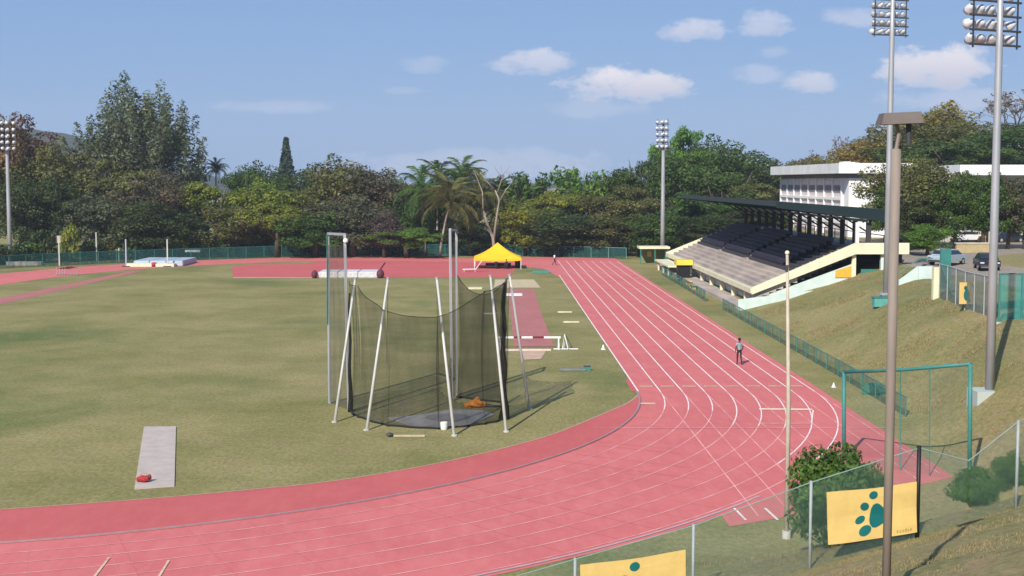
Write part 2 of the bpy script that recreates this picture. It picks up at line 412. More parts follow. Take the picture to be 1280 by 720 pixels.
# sprint straight carried on over both bends
chute = [(XK-.02, 44.8), (10.2, 46.2), (14, 49.2), (18.0, 52.4), (18.1, 74.4), (XK, 74.4)]
sheet('chute', flat(chute, .012), TRK, track)
sheet('far_chute', flat([(7.9, 161), (18.1, 161), (18.1, 205), (8, 208.5), (-4, 209), (6.2, 184)], .012), TRK, track)
def line_strip(pts, w, z, closed=False):
    A = offset_loop(pts, -w/2) if closed else None
    if closed: return strip(A, offset_loop(pts, w/2), z)
    L = []; Q = []
    for i in range(len(pts)):
        a = Vector(pts[max(i-1, 0)]); b = Vector(pts[min(i+1, len(pts)-1)]); t = (b-a).normalized()
        L.append((pts[i][0]-t.y*w/2, pts[i][1]+t.x*w/2)); Q.append((pts[i][0]+t.y*w/2, pts[i][1]-t.x*w/2))
    return strip(L, Q, z, False)
for k in range(9):
    x = XK+1.22*k
    ytop = 200-.4*k if k else 168
    sheet('lane_line', line_strip([(x, YC), (x, 120), (x, ytop)], .075 if k else .09, .020), LINE, track)
    arc = [(XC+(RK+1.22*k)*math.cos(a), YC+(RK+1.22*k)*math.sin(a)) for a in [-math.pi*i/90 for i in range(0, 91)]]
    if k:
        q = 5 if k < 4 else 8 if k < 7 else 14
        sheet('lane_line', line_strip(arc[:q+1], .06, .020), LINE, track)
        sheet('lane_line', line_strip(arc[q:], .05, .020), LINEW, track)
        if k < 8: sheet('lane_line', line_strip(offset_loop(kerb, 1.22*k)[11:80], .05, .018), LINEW, track)
        yb = 45.5+max(0, x-9)*.78
        sheet('chute_line', line_strip([(x, YC-.1), (x, yb+.6)], .045, .024), LINEW, track)
for x in (8.55, 9.65): sheet('chute_mark', line_strip([(x-.1, 47.3), (x, 45.6)], .09, .030), LINE, track)
# outer edge line + drain kerb round the bend
arc = [(XC+(RK+10.0)*math.cos(a), YC+(RK+10.0)*math.sin(a)) for a in [-math.pi*(i+24)/120 for i in range(0, 60)]]
sheet('outer_line', line_strip(arc, .12, .026), mat('grey_edge', (.46, .33, .34), .9), track)
def ring_box(pts, w, h, z0=0.):
    a = line_strip(pts, w, z0+h, False); m = MB(); n = len(pts)
    L = [Vector(p) for p in a.v[:n]]; Q = [Vector(p) for p in a.v[n:]]
    for i in range(n-1):
        m.hexa([(L[i].x,L[i].y,z0),(Q[i].x,Q[i].y,z0),(Q[i+1].x,Q[i+1].y,z0),(L[i+1].x,L[i+1].y,z0), L[i],Q[i],Q[i+1],L[i+1]])
    return m
kc = [(XC+(RK-.1)*math.cos(a), YC+(RK-.1)*math.sin(a)) for a in [-math.pi*i/120 for i in range(0, 100)]]
ring_box(kc, .09, .055).build('kerb', mat('aluminium_kerb', (.34, .24, .25), .7), track)
# inner apron inside the near bend
ap_px = [(799,493),(785,504),(760,515),(700,540),(640,558),(560,577),(480,592),(400,604),(320,612),(240,619.5),(160,626),(80,632),(0,637.5)]
ap = [tuple(hit(u, v)[:2]) for u, v in ap_px]
ap = spline(ap, 4)
lastx = ap[-1]
ap += [(lastx[0]-6, lastx[1]-1.0), (lastx[0]-14, lastx[1]+.2), (-44, 56), (-51, 64), (-55, 74.3)]
inner = []
for p in ap:
    a = math.atan2(p[1]-YC, p[0]-XC); inner.append((XC+RK*math.cos(a), YC+RK*math.sin(a)))
sheet('inner_apron', strip(ap, inner, .016, False), TRKD, track)
sheet('apron_edge', line_strip(ap, .10, .028), mat('dry_verge', (.50, .30, .2), .9), track)
sheet('apron_fill', flat([(XK-.01, 80), (XK-.01, 74.2), (7.5, 74.2), (7.55, 78)], .018), TRKD, track)
# markings
fy = hit(900, 535.5).y
sheet('finish_line', line_strip([(4.6, fy), (19.2, fy)], .09, .032), LINEW, track)
for k in range(8):
    x = XK+.25+1.22*k; sheet('relay_mark', line_strip([(x, 76.1), (x+.75, 76.1)], .3, .028), LINEC, track)
a, b = hit(949, 512), hit(1015, 512.5); c, d = hit(949, 530), hit(1015, 530)
sheet('relay_mark', line_strip([a[:2], b[:2]], .42, .036), mat('pale_cream_paint', (.75, .66, .5), .8), track)
sheet('relay_mark', line_strip([(c.x, c.y), (d.x, d.y)], .16, .036), LINEC, track)
sheet('relay_mark', line_strip([(b.x, b.y-.25), (d.x, d.y+.1)], .07, .038), LINE, track)
for u, v in ((128, 708), (204, 712), (790, 348), (800, 505)):
    p = hit(u, v); sheet('relay_mark', line_strip([(p.x-.05, p.y+.9), (p.x+.1, p.y-1.2)] if v > 600 else [(p.x, p.y), (p.x+.8, p.y)], .08 if v > 600 else .5, .03), LINEC, track)
# radial seams round the bend
for i in range(60):
    if i % 5 in (1, 3): continue
    a = -math.pi*(i*1.65+3+.5*math.sin(i*2.3))/180; r0, r1 = RK+.2, RK+9.9
    sheet('seam', line_strip([(XC+r0*math.cos(a), YC+r0*math.sin(a)), (XC+r1*math.cos(a), YC+r1*math.sin(a))], .035, .014),
          mat('seam_shade', (.535, .142, .135), .9) if i % 2 else mat('seam_pale', (.60, .185, .17), .9), track)

# D zone at the far end
tag(sheet('jump_apron', flat([(-31.8,164.3),(-12,164.0),(1.2,164.6),(2.0,170),(3.2,190),(0,193.5),(-8,197),(-16,199),(-25,199),(-27,192),(-34.5,190),(-35.8,184)], .014), TRKD), kind='structure')
tag(sheet('apron_border', line_strip([(-31.8,164.15),(-20,163.9)], .7, .02), CONCL), kind='structure')
# runways
tag(sheet('long_jump_runway', flat([(1.25,94.8),(4.1,95.0),(4.0,120),(4.15,146.5),(1.3,146.5)], .012), TRKF), kind='structure')
SANDM = mat('sand', (.52, .42, .26), .95, col2=(.44, .35, .22), scale=1.)
SANDP = mat('pinkish_sand', (.52, .36, .26), .95, col2=(.42, .28, .2), scale=1.)
tag(sheet('sand_pit', flat([(-.2,148),(4.9,148),(4.5,160.5),(-.1,160.5)], .02), SANDM), kind='structure')
pp = [hit(u, v) for u, v in ((652,437),(684,437),(676,449),(655,450))]
tag(sheet('worn_pit', flat([(p.x, p.y) for p in pp], .02), SANDP), kind='structure')
tag(sheet('left_runway', flat([(-49.6,126),(-46.9,126),(-46.4,150),(-46.0,176),(-47.4,177),(-48.6,150)], .012), TRKF), kind='structure')
# concrete throwing strip bottom left
def slab(pts, z1, material, name, kind='structure'):
    m = MB(); n = len(pts)
    m.v = [(p[0], p[1], -.05) for p in pts]+[(p[0], p[1], z1) for p in pts]
    m.f = [tuple(range(n, 2*n))]+[(i, (i+1) % n, n+(i+1) % n, n+i) for i in range(n)]
    o = m.build(name, material); bm = bmesh.new(); bm.from_mesh(o.data); bmesh.ops.recalc_face_normals(bm, faces=bm.faces); bm.to_mesh(o.data); bm.free()
    o['kind'] = kind; return o
q = [hit(u, v) for u, v in ((168,612),(218,608.5),(220,534),(180,534.5))]
slab([p[:2] for p in q], .05, mat('strip_concrete', (.47, .40, .35), .9, col2=(.39, .33, .29), scale=1.5, bump=.01), 'concrete_strip')
q = [hit(u, v) for u, v in ((484,523),(522,535),(560,536),(590,531),(618,519),(606,514),(566,512),(520,520))]
slab([p[:2] for p in q], .04, CONC, 'throwing_circle')
cc_ = hit(560, 523)
ringp = [(cc_.x+1.1*math.cos(t*math.pi/12), cc_.y+1.1*math.sin(t*math.pi/12)) for t in range(24)]
slab(ringp, .055, mat('circle_concrete', (.27, .25, .235), .9), 'circle_floor')

# ------------------------------------------------------------------ fences
def fence(name, label, path, h, spacing, meshm, postm, pr=.03, railm=None, cat='fence', group=None, mid=False, flatz=None, gap=.05, railr=None):
    root = thing(name, gp(*path[0]) if flatz is None else (path[0][0], path[0][1], flatz), label, cat, group)
    base = root.location
    pts = []
    for a, b in zip(path, path[1:]):
        L = math.hypot(b[0]-a[0], b[1]-a[1]); n = max(1, round(L/spacing))
        pts += [(a[0]+(b[0]-a[0])*i/n, a[1]+(b[1]-a[1])*i/n) for i in range(n)]
    pts.append(path[-1])
    P = [Vector((x, y, terrain(x, y) if flatz is None else flatz))-base for x, y in pts]
    pm = MB().tube([(0,0,-.2), (0,0,h+.03)], pr, 6).mesh('post', postm)
    for p in P: link('post', pm, root, p)
    for a, b in zip(P, P[1:]):
        if meshm is not None:
            m = MB(); m.add([a+Vector((0,0,gap)), b+Vector((0,0,gap)), b+Vector((0,0,h)), a+Vector((0,0,h))], [(0,1,2,3)]); m.build('mesh_panel', meshm, root)
        r = MB(); rr = railr or pr*.8; r.tube([a+Vector((0,0,h)), b+Vector((0,0,h))], rr, 5)
        if mid: r.tube([a+Vector((0,0,h*.5)), b+Vector((0,0,h*.5))], rr, 5)
        r.build('rail', railm or postm, root)
    return root
farf = [(-70.5,120),(-70,150),(-68,168),(-66.5,179.5),(-62,186),(-54,193.5),(-45,200.5),(-28,211.5),(-8,213.5),(4.2,211)]
fence('perimeter_fence', 'green mesh fence round the far bend of the track, left of the tent', farf, 1.75, 3., MESHF, TEAL, .04)
fence('perimeter_fence', 'dark green railed fence behind the far right end of the straight', [(5.0,211.5),(12,208.5),(19.6,203.5)], 1.65, 2.6, MESHF, mat('pale_teal_post', (.16, .3, .3), .5), .045)
fence('perimeter_fence', 'low green mesh fence beside the straight in front of the grandstand', [(20.6,168),(20.5,150),(20.3,131)], 1.05, 3., MESHM, TEAL, .035)
fence('perimeter_fence', 'low green mesh fence beside the straight below the grassy bank', [(20.6,122.5),(20.5,100),(20.4,80),(20.2,66)], 1.0, 3., MESHM, TEAL, .035)

# near chain link fence, climbing the bank
FY = 34.0
def near_foot(u):
    v = np.interp(u, [719, 867, 1014, 1149, 1212, 1273, 1360], [800, 770, 718, 682, 660, 638, 612]); return v
nf = thing('chain_link_fence', gp(2.0, FY), 'near green chain link fence climbing the bank in the foreground, with yellow banners', 'fence')
NP = []
for u, tv, fv, kind in ((560,745,0,'g'),(719,699,0,'g'),(867,657,0,'g'),(1014,603,0,'g'),(1149,560,0,'k'),(1211,576,0,None),(1273,527,0,'g'),(1345,500,0,'g')):
    top = at(u, tv, FY); g = gp(top.x, FY); NP.append((g, top, kind))
off = nf.location
for g, top, kind in NP:
    if kind == 'g': MB().tube([g-off-Vector((0,0,.3)), top-off+Vector((0,0,.04))], .04, 8).build('post', mat('grey_fence_post', (.30, .34, .35), .5), nf, smooth=True)
    if kind == 'k': o_ = MB().tube([g-off-Vector((0,0,.3)), top-off+Vector((0,0,.06))], .055, 8).build('post', BLACKP, nf, smooth=True); o_['label'] = 'black post'
for (g0, t0, k0), (g1, t1, k1) in zip(NP, NP[1:]):
    MB().tube([t0-off, t1-off], .016, 6).build('top_rail', RAILG, nf)
    # woven wire: two families of slanting wires clipped to the bay
    m = MB(); x0, x1 = g0.x, g1.x; step = .075
    zb = lambda x: g0.z+.02+(g1.z-g0.z)*(x-x0)/(x1-x0)
    zt = lambda x: t0.z+(t1.z-t0.z)*(x-x0)/(x1-x0)
    H = max(t0.z, t1.z)-min(g0.z, g1.z)
    for sgn in (1, -1):
        c = -H-1.
        while c < (x1-x0)+H+1.:
            # line: x = x0+c + sgn*(z-zmin)
            z0_ = min(g0.z, g1.z); seg = []
            for i in range(0, 49):
                z = z0_+H*i/48; x = x0+c+(z-z0_)*sgn
                if x0 <= x <= x1 and zb(x) <= z <= zt(x): seg.append(Vector((x, FY+.004*sgn, z)))
            if len(seg) > 1:
                a_, b_ = seg[0]-off, seg[-1]-off; w = .0042
                m.add([a_+Vector((-w,0,0)), a_+Vector((w,0,0)), b_+Vector((w,0,0)), b_+Vector((-w,0,0))], [(0,1,2,3)])
            c += step
    o = m.build('wire_mesh', WIRE, nf); o['kind'] = 'stuff'

# banners with a paw print
def banner(corners, label, ypl, textmark=True, cat='banner'):
    TL, TR, BR, BL = [at(u, v, ypl) for u, v in corners]
    root = thing('banner', BL, label, cat); o = root.location
    nx_, nz_ = 12, 6; m = MB()
    def P(s, t, dy=0.):
        a = TL.lerp(TR, s); b = BL.lerp(BR, s); p = b.lerp(a, t); sag = -.035*math.sin(math.pi*s)*(1 if t > .5 else .6)
        return Vector((p.x, p.y-.02*math.sin(s*9+t*3)-.015*math.cos(t*7)+dy, p.z+sag))-o
    m.v = [tuple(P(i/nx_, j/nz_)) for j in range(nz_+1) for i in range(nx_+1)]
    m.v += [tuple(P(i/nx_, j/nz_, .006)) for j in range(nz_+1) for i in range(nx_+1)]
    k = (nx_+1)*(nz_+1)
    for j in range(nz_):
        for i in range(nx_):
            a = j*(nx_+1)+i; m.f.append((a, a+1, a+nx_+2, a+nx_+1)); m.f.append((k+a+nx_+1, k+a+nx_+2, k+a+1, k+a))
    m.build('sheet', YELP, root)
    pw = MB()
    def blob(cs, ct, rs, rt, rot=0., pts=None):
        n = 18; base = len(pw.v)
        pw.v.append(tuple(P(cs, ct, -.012)))
        for i in range(n):
            a = 2*math.pi*i/n; x = math.cos(a)*rs; y = math.sin(a)*rt
            if pts: f = pts(a); x *= f; y *= f
            X = (x*math.cos(rot)-y*math.sin(rot)); Yy = (x*math.sin(rot)+y*math.cos(rot))
            pw.v.append(tuple(P(cs+X/1.75, ct+Yy, -.012)))
        for i in range(n): pw.f.append((base, base+1+i, base+1+(i+1) % n))
    # big pad and four toes, laid on its side as printed
    blob(.562, .45, .17, .235, -.05, lambda a: 1+.12*math.cos(3*a+.4))
    blob(.515, .87, .085, .075, .3); blob(.42, .66, .085, .08, -.2); blob(.368, .40, .105, .07, .5); blob(.42, .185, .13, .095, .45)
    pw.build('paw_print', PAWG, root)
    if textmark:
        tm = MB(); 
        for i, (s, w, h) in enumerate(((.77,.014,.055),(.80,.016,.04),(.83,.014,.04),(.86,.018,.055),(.89,.014,.04),(.92,.014,.045))):
            tm.add([P(s, .06, -.012), P(s+w, .06, -.012), P(s+w+.004, .06+h, -.012), P(s+.004, .06+h, -.012)], [(0,1,2,3)])
        tm.build('lettering', mat('faded_print', (.36, .25, .08), .8), root)
    return root
banner([(1033,615),(1146,602),(1146,665),(1035,681)], 'yellow banner with green paw print on the fence beside the black post', FY-.06)
banner([(725,706),(857,687),(858,762),(727,781)], 'yellow banner with green paw print at the bottom edge, lower left of the other one', FY-.06)

# ------------------------------------------------------------------ poles in the foreground
p = hit(983, 673); top = at(984, 318, p.y)
fp = thing('flagpole', p, 'slender pale flagpole with ball top at the outside of the bend', 'flagpole')
MB().tube([(0,0,-.3),(0,0,4.5),(top.x-p.x,0,top.z-p.z)], [.085,.07,.045], 10).build('pole', mat('cream_pole_paint', (.50, .44, .34), .6, col2=(.40, .34, .26), scale=2.), fp, smooth=True)
MB().ball((top.x-p.x,0,top.z-p.z+.05), .075, 10, 8).build('finial', CREAM, fp, smooth=True)
zc = at(984, 332, p.y).z-p.z
MB().tube([(top.x-p.x,0,zc-.2),(top.x-p.x,0,zc+.02)], .055, 8).build('pulley_collar', DARKM, fp)
MB().tube([(0,0,-.1),(0,0,.25)], .14, 10).build('base_sleeve', CONCL, fp)

yl = 21.5; x_ = at(1108, 720, yl).x; b_ = gp(x_, yl); tp = at(1120, 188, yl)
lp = thing('street_lamp', b_, 'brown lamp pole in the foreground with shoebox lamp head', 'street lamp')
d_ = tp-b_
MB().tube([(0,0,-.4),(d_.x*.5,0,d_.z*.5),(d_.x,0,d_.z)], [.068,.078,.082], 12).build('pole', BROWNP, lp, smooth=True)
f0 = at(1098, 149, yl)-b_; f1 = at(1150, 147, yl)-b_; hh = .09
m = MB(); m.hexa([f0+Vector((0,-.2,-hh)), f1+Vector((0,-.2,-hh)), f1+Vector((0,.2,-hh)), f0+Vector((0,.2,-hh)), f0+Vector((.05,-.15,hh)), f1+Vector((-.03,-.15,hh)), f1+Vector((-.03,.15,hh)), f0+Vector((.05,.15,hh))])
m.build('lamp_head', mat('lamp_head_paint', (.15, .125, .11), .6), lp)
pa = at(1136, 157, yl)-b_; pb = at(1136, 181, yl)-b_
MB().tube([pa+Vector((0,0,.03)), pb], .045, 8).build('photocell_stem', DARKM, lp)
MB().tube([d_, Vector((d_.x+.04,0,(f0.z+d_.z)/2)), f0.lerp(f1, .4)], .032, 6).build('bracket', BROWNP, lp)
MB().ball(d_+Vector((.0,0,.0)), .082, 10, 6, (1,1,.4)).build('cap', BROWNP, lp)
MB().tube([(0,0,-.1),(0,0,.12)], .16, 10).build('base_flange', BROWNP, lp)

# ------------------------------------------------------------------ floodlight masts
def lamp_meshes():
    m = MB(); m.tube([(0,.22,0),(0,.10,0),(0,-.05,0),(0,-.22,0)], [.09,.15,.22,.255], 12); house = m.mesh('lamp_housing', LAMPW, True)
    m = MB(); m.tube([(0,-.215,0),(0,-.235,0)], [.24,.22], 12); lens = m.mesh('lens', LENS)
    m = MB(); m.beam((-.3,0,-.02),(-.3,0,-.3),.03,.05); m.beam((.3,0,-.02),(.3,0,-.3),.03,.05); m.beam((-.31,0,-.3),(.31,0,-.3),.05,.03); br = m.mesh('bracket', DARKM)
    return house, lens, br
LMM = lamp_meshes()
def mast(foot, ztop, label, aim, r0=.24, rows=7, rowh=.64, cols=(-1.2,-.6,0,.6,1.2), lean=0., foundation=True):
    root = thing('floodlight_mast', foot, label, 'floodlight', 'floodlight masts round the track')
    H = ztop-foot.z; hb = H-rows*rowh
    MB().tube([(0,0,-.3),(0,0,hb*.5),(0,0,hb),(0,0,H)], [r0,r0*.86,r0*.72,r0*.45], 14).build('pole', GALV, root, smooth=True)
    MB().tube([(0,0,-.05),(0,0,.12)], r0*1.9, 12).build('base_plate', GALV, root)
    a = math.atan2(aim[1]-foot.y, aim[0]-foot.x)+math.pi/2     # arms run across the aim
    hd = bpy.data.objects.new('lamp_head', None); COL.objects.link(hd); hd.parent = root; hd.location = (0,0,hb); hd.rotation_euler = (0,0,a)
    for j in range(rows):
        z = j*rowh+.15
        MB().beam((cols[0]-.3,-.25,z),(cols[-1]+.3,-.25,z),.09,.09).build('crossarm', DARKM, hd)
        for c in cols:
            hs = link('floodlight', LMM[0], hd, (c+rnd.uniform(-.05,.05), -.55, z+.33)); hs.rotation_euler = (R(28+rnd.uniform(-14,10)), 0, R(rnd.uniform(-55,55)))
    for c in (cols[0]-.1, cols[-1]+.1): MB().beam((c,-.25,0),(c,-.25,rows*rowh),.06,.06).build('frame_bar', DARKM, hd)
    m = MB()
    for k in range(int(hb/.45)): m.beam((-.02,r0*.8,k*.45+1.),(.18,r0*.8+.02,k*.45+1.),.02,.02)
    return root
def mast_from(u, v, vt, label, aim, **k):
    f = hit(u, v); return mast(f, at(u, vt, f.y).z, label, aim, **k)
mR = hit(1237, 491)
mast(mR, at(1243, 60, mR.y).z+7*.64, 'tall grey floodlight mast on the grassy bank at far right', (0,110), r0=.215)
m = MB(); m.box(-.8,.9,-.7,.7,-2.2,.15); o = m.build('concrete_footing', mat('teal_washed_concrete', (.36, .45, .43), .9, col2=(.42, .4, .36), scale=2.), None, mR)
tag(o, 'small teal-painted concrete footing at the foot of the nearest floodlight mast', 'footing')
mG = hit(1108, 368)
mast(mG, at(1115, 46, mG.y).z+7*.64, 'tall grey floodlight mast directly behind the brown lamp pole', (8,180), r0=.26)
mF = Vector((23.9, 197, terrain(23.9,197)))
x828 = at(828, 320, 197).x; mF = gp(x828, 197)
mast(mF, at(827, 149, 197).z, 'grey floodlight mast between the treeline and the far end of the grandstand', (-20,120), r0=.34, rows=5, rowh=.88, cols=(-.7,0,.7))
mL = hit(13, 331); mast(mL, at(11, 150, mL.y).z, 'grey floodlight mast beside the track at the left edge', (-20,120), r0=.33, rows=5, rowh=.88, cols=(-.75,0,.75))
MB().box(-1.2,3.6,-.7,.7,-.1,.5).build('x', CONCL).name = 'concrete_plinth'
o = bpy.data.objects['concrete_plinth']; o.location = mL+Vector((1.2,-.9,0)); tag(o, 'low pale concrete plinth at the foot of the left floodlight mast', 'plinth')

# ------------------------------------------------------------------ hammer cage
cage = thing('throwing_cage', (-3, 66, 0), 'hammer throwing cage of slanting poles hung with black netting', 'cage')
co_ = cage.location
def pg(u, v): return hit(u, v)
struts = [((418,528),(444,349),67.5),((458,538),(485,348),65.3),((568,545),(546,348),64.2),((633,540),(613,345),65.4),((662,512),(637,344),69.4)]
tops = []
for (a, b, Y) in struts:
    f = pg(*a); t = at(*b, Y); tops.append(t)
    MB().tube([f-co_-Vector((0,0,.1)), t-co_], [.075,.055], 8).build('strut', PALEG, cage, smooth=True)
    MB().tube([t-co_+Vector((0,0,-.04)), t-co_+Vector((0,0,.06))], .08, 8).build('strut_cap', GALV, cage)
    MB().tube([f-co_, f-co_+Vector((0,0,.06))], .14, 8).build('foot_plate', PALEG, cage)
gl0, gl1 = pg(412, 504), pg(436, 514); gr0, gr1 = pg(565, 501), pg(571, 494)
gates = []
for (a, b, ut0, ut1, vt) in ((gl0, gl1, 410, 431, 292), (gr0, gr1, 562.5, 570.5, 287)):
    ta = at(ut0, vt, a.y); tb = at(ut1, vt+1, b.y); gates.append((a, b, ta, tb))
for gi, (a, b, ta, tb) in enumerate(gates):
    for k, (f, t) in enumerate(((a, ta), (b, tb))):
        MB().beam(f-co_-Vector((0,0,.05)), t-co_, .13, .13).build('gate_post', GALV, cage)
        if gi == 0 and k == 0:
            mid = f.lerp(t, .5); o = MB().beam(mid-co_+Vector((-.08,-.09,-.25)), t-co_+Vector((-.03,-.09,0)), .12, .04).build('gate_pad', TEAL, cage); o['label'] = 'teal strip on gate post'
    MB().beam(ta-co_, tb-co_, .12, .12).build('gate_crossbar', GALV, cage)
    nn = 10; m = MB()
    for i in range(nn):
        s0, s1 = i/nn, (i+1)/nn
        A = lambda s: a.lerp(b, s)-co_+Vector((0,-.1-.12*math.sin(s*20),.1)); B = lambda s: ta.lerp(tb, s)-co_+Vector((0,-.1-.12*math.sin(s*20),-.55))
        m.add([A(s0), A(s1), B(s1), B(s0)], [(0,1,2,3)])
    m.build('gate_netting', NETG, cage)
# a small pulley lamp on the left gate
MB().ball(at(432,301,68)-co_, .13, 10, 8).build('pulley', WHITE, cage, smooth=True)
def net(base, tz, sag, name='netting', m_=NET):
    # base: list of ground points (a->b), tz heights at both ends, sag in the middle
    a, b = base; L = (b-a).length; n = max(8, int(L/.35)); rows = 8; m = MB()
    for i in range(n+1):
        s = i/n; p = a.lerp(b, s); zt = tz[0]+(tz[1]-tz[0])*s-sag*4*s*(1-s)
        nrm = Vector((-(b-a).y, (b-a).x, 0)).normalized()
        for j in range(rows+1):
            t = j/rows; z = .02+(zt-.02)*t; w = (.10*math.sin(s*n*1.1+2*t)+.25*math.sin(math.pi*t))*(.7)
            m.v.append(tuple(p-co_+nrm*w+Vector((0,0,z))))
    for i in range(n):
        for j in range(rows):
            k = i*(rows+1)+j; m.f.append((k, k+rows+1, k+rows+2, k+1))
    m.build(name, m_, cage)
    e = MB(); e.tube([(m.v[i*(rows+1)][0], m.v[i*(rows+1)][1], .05) for i in range(n+1)], .055, 5, cap=False); e.build('net_skirt', mat('net_rope', (.02,.022,.018), .9), cage)
    e = MB(); e.tube([m.v[i*(rows+1)+rows] for i in range(n+1)], .018, 5, cap=False); e.build('net_rope', mat('net_rope', (.02,.022,.018), .9), cage)
ring = [pg(437,515), pg(447,522), pg(484,533), pg(548,537), pg(606,531), pg(630,525), pg(634,505)]
hts = [6.6, 6.5, 5.5, 5.3, 6.4, 6.7, 6.6]
for i in range(len(ring)-1):
    net((ring[i], ring[i+1]), (hts[i], hts[i+1]), .12 if i not in (0, 4) else .08)
net((pg(571,497), pg(634,505)), (6.6, 6.5), .9)
# guide ropes from the strut heads to the net
for t, q in zip(tops, (ring[1], ring[2], ring[3], ring[5], ring[6])):
    MB().tube([t-co_, Vector((q.x, q.y, 3.0))-co_], .012, 4).build('guy_rope', DARKM, cage)
# bundled net on the right
bx = pg(630, 524)-co_
m = MB(); m.tube([bx+Vector((.05*math.sin(i*1.7), 0, .02+i*.55)) for i in range(13)], [.28,.2,.16,.14,.13,.12,.11,.1,.1,.09,.09,.08,.06], 8); m.build('gathered_netting', alpha_noise('gathered_black_net', (.012,.012,.01), .75, .95, 3.), cage)
gx = pg(438, 515)-co_
m = MB(); m.tube([gx+Vector((.03*math.sin(i*1.3), 0, .02+i*.6)) for i in range(11)], [.15,.12,.10,.09,.08,.07,.07,.06,.05,.05,.04], 8); m.build('gathered_netting', MATS['gathered_black_net'], cage)
# things lying in and round the cage
og = pg(595, 509)
o = thing('cage_weight', og, 'bright orange crumpled bag lying inside the cage', 'bag')
m = MB(); m.ball((0,0,.18), .3, 10, 7, (1.3,1,.7)); m.ball((.35,.1,.13), .2, 9, 6, (1.2,1,.8)); m.ball((-.4,-.1,.11), .18, 9, 6, (1.3,1,.7)); m.ball((.05,.2,.3), .17, 9, 6)
for i, v in enumerate(m.v): m.v[i] = (v[0]+rnd.uniform(-.04,.04), v[1]+rnd.uniform(-.04,.04), max(0, v[2]+rnd.uniform(-.03,.04)))
m.build('bag_body', ORANGE, o)
MB().tube([(.5,.05,.1),(.9,-.05,.06),(1.3,0,.06)], [.1,.07,.03], 7).build('strap', DARKM, o)
o.name = 'bag'
bk = pg(555, 537); o = thing('bucket', bk+Vector((0,.0,.0)), 'small white bucket standing at the front net of the cage', 'bucket')
MB().tube([(0,0,0),(0,0,.02),(0,0,.36)], [.13,.15,.18], 12).build('body', WHITE, o)
MB().tube([(-.18,0,.34),(-.1,0,.48),(.1,0,.48),(.18,0,.34)], .012, 5).build('handle', DARKM, o)
pa, pb = pg(488, 546), pg(531, 546)
o = thing('rake', pa, 'pale wooden plank lying on the grass in front of the cage', 'plank')
MB().beam((0.15,0,.05),(pb.x-pa.x,pb.y-pa.y,.05),.14,.07).build('board', mat('pale_wood', (.5,.42,.28), .8), o)
MB().ball((-.02,0,.1), .14, 8, 6, (1.2,1,.7)).build('weight', DARKM, o); o.name = 'plank'
rb = pg(180, 604)+Vector((0,0,.05)); o = thing('bag', rb, 'small red bag dumped on the end of the concrete strip', 'bag')
m = MB(); m.ball((0,0,.12), .19, 10, 7, (1.25,1,.7)); m.ball((-.2,.05,.09), .11, 8, 6); m.ball((.18,.1,.16), .1, 8, 6); m.v = [(x+rnd.uniform(-.02,.02), y+rnd.uniform(-.02,.02), max(0,z+rnd.uniform(-.02,.03))) for x, y, z in m.v]
m.build('bag_body', REDP, o); MB().tube([(-.15,0,.24),(-.05,0,.36),(.1,0,.34),(.17,0,.22)], .02, 5).build('handle', mat('pink_strap', (.5,.2,.2), .8), o)

# ------------------------------------------------------------------ steeplechase barrier on the runway
p0 = hit(622, 436); p1 = hit(703, 436); yb = p0.y
o = thing('steeple_barrier', (p0.x, yb, 0), 'steeplechase barrier with red and white beam across the long jump runway', 'barrier')
zt = at(660, 420.5, yb).z; X0, X1 = at(623,421,yb).x-p0.x, at(701,421,yb).x-p0.x
n = 7; segs = [(0,.16,'w'),(.16,.27,'w'),(.27,.40,'r'),(.40,.52,'w'),(.52,.68,'r'),(.68,.95,'w')]
for s0, s1, c in [(0,.10,'w'),(.10,.245,'w'),(.245,.37,'r'),(.37,.40,'w'),(.40,.55,'w'),(.55,.73,'r'),(.73,1.,'w')]:
    MB().box(X0+(X1-X0)*s0, X0+(X1-X0)*s1-.01, -.06,.06, zt-.13, zt+.0).build('beam', WHITE if c == 'w' else mat('maroon_paint', (.16,.02,.03), .7), o)
for x in (X0+.12, X1-.15):
    MB().box(x-.05,x+.05,-.05,.05,.08,zt-.13).build('upright', WHITE, o)
    m = MB(); m.beam((x,-.75,.05),(x,.75,.05),.09,.09); m.beam((x,-.7,.1),(x,0,zt-.2),.05,.05); m.beam((x,.7,.1),(x,0,zt-.2),.05,.05); m.build('foot', WHITE, o)
m = MB(); m.beam((X1+.0,-.35,.05),(X1+.0,-.35,.05+.001),.01,.01)
o2 = thing('hurdle', (p1.x+.12, yb-.3, 0), 'white tubular hurdle frame beside the right end of the barrier', 'hurdle')
m = MB(); m.tube([(-.5,0,.04),(-.12,0,.04),(.0,.1,1.05),(.3,0,.04),(.6,0,.04)], .035, 6); m.tube([(0,.4,.04),(.02,.05,1.0),(.25,-.35,.04)], .03, 6); m.build('frame', WHITE, o2)
MB().beam((-.75,-.1,.04),(.95,-.1,.04),.1,.06).build('base_bar', WHITE, o2)
MB().tube([(.1,.1,.95),(.6,.4,.04)], .025, 6).build('stay', DARKM, o2)
o3 = thing('take_off_board', (hit(627,437).x, yb-1.0, 0), 'pale low board lying on the runway below the barrier', 'board')
MB().box(.2,3.4,-.12,.12,.0,.1).build('board', mat('pink_white_board', (.66,.55,.5), .8), o3)
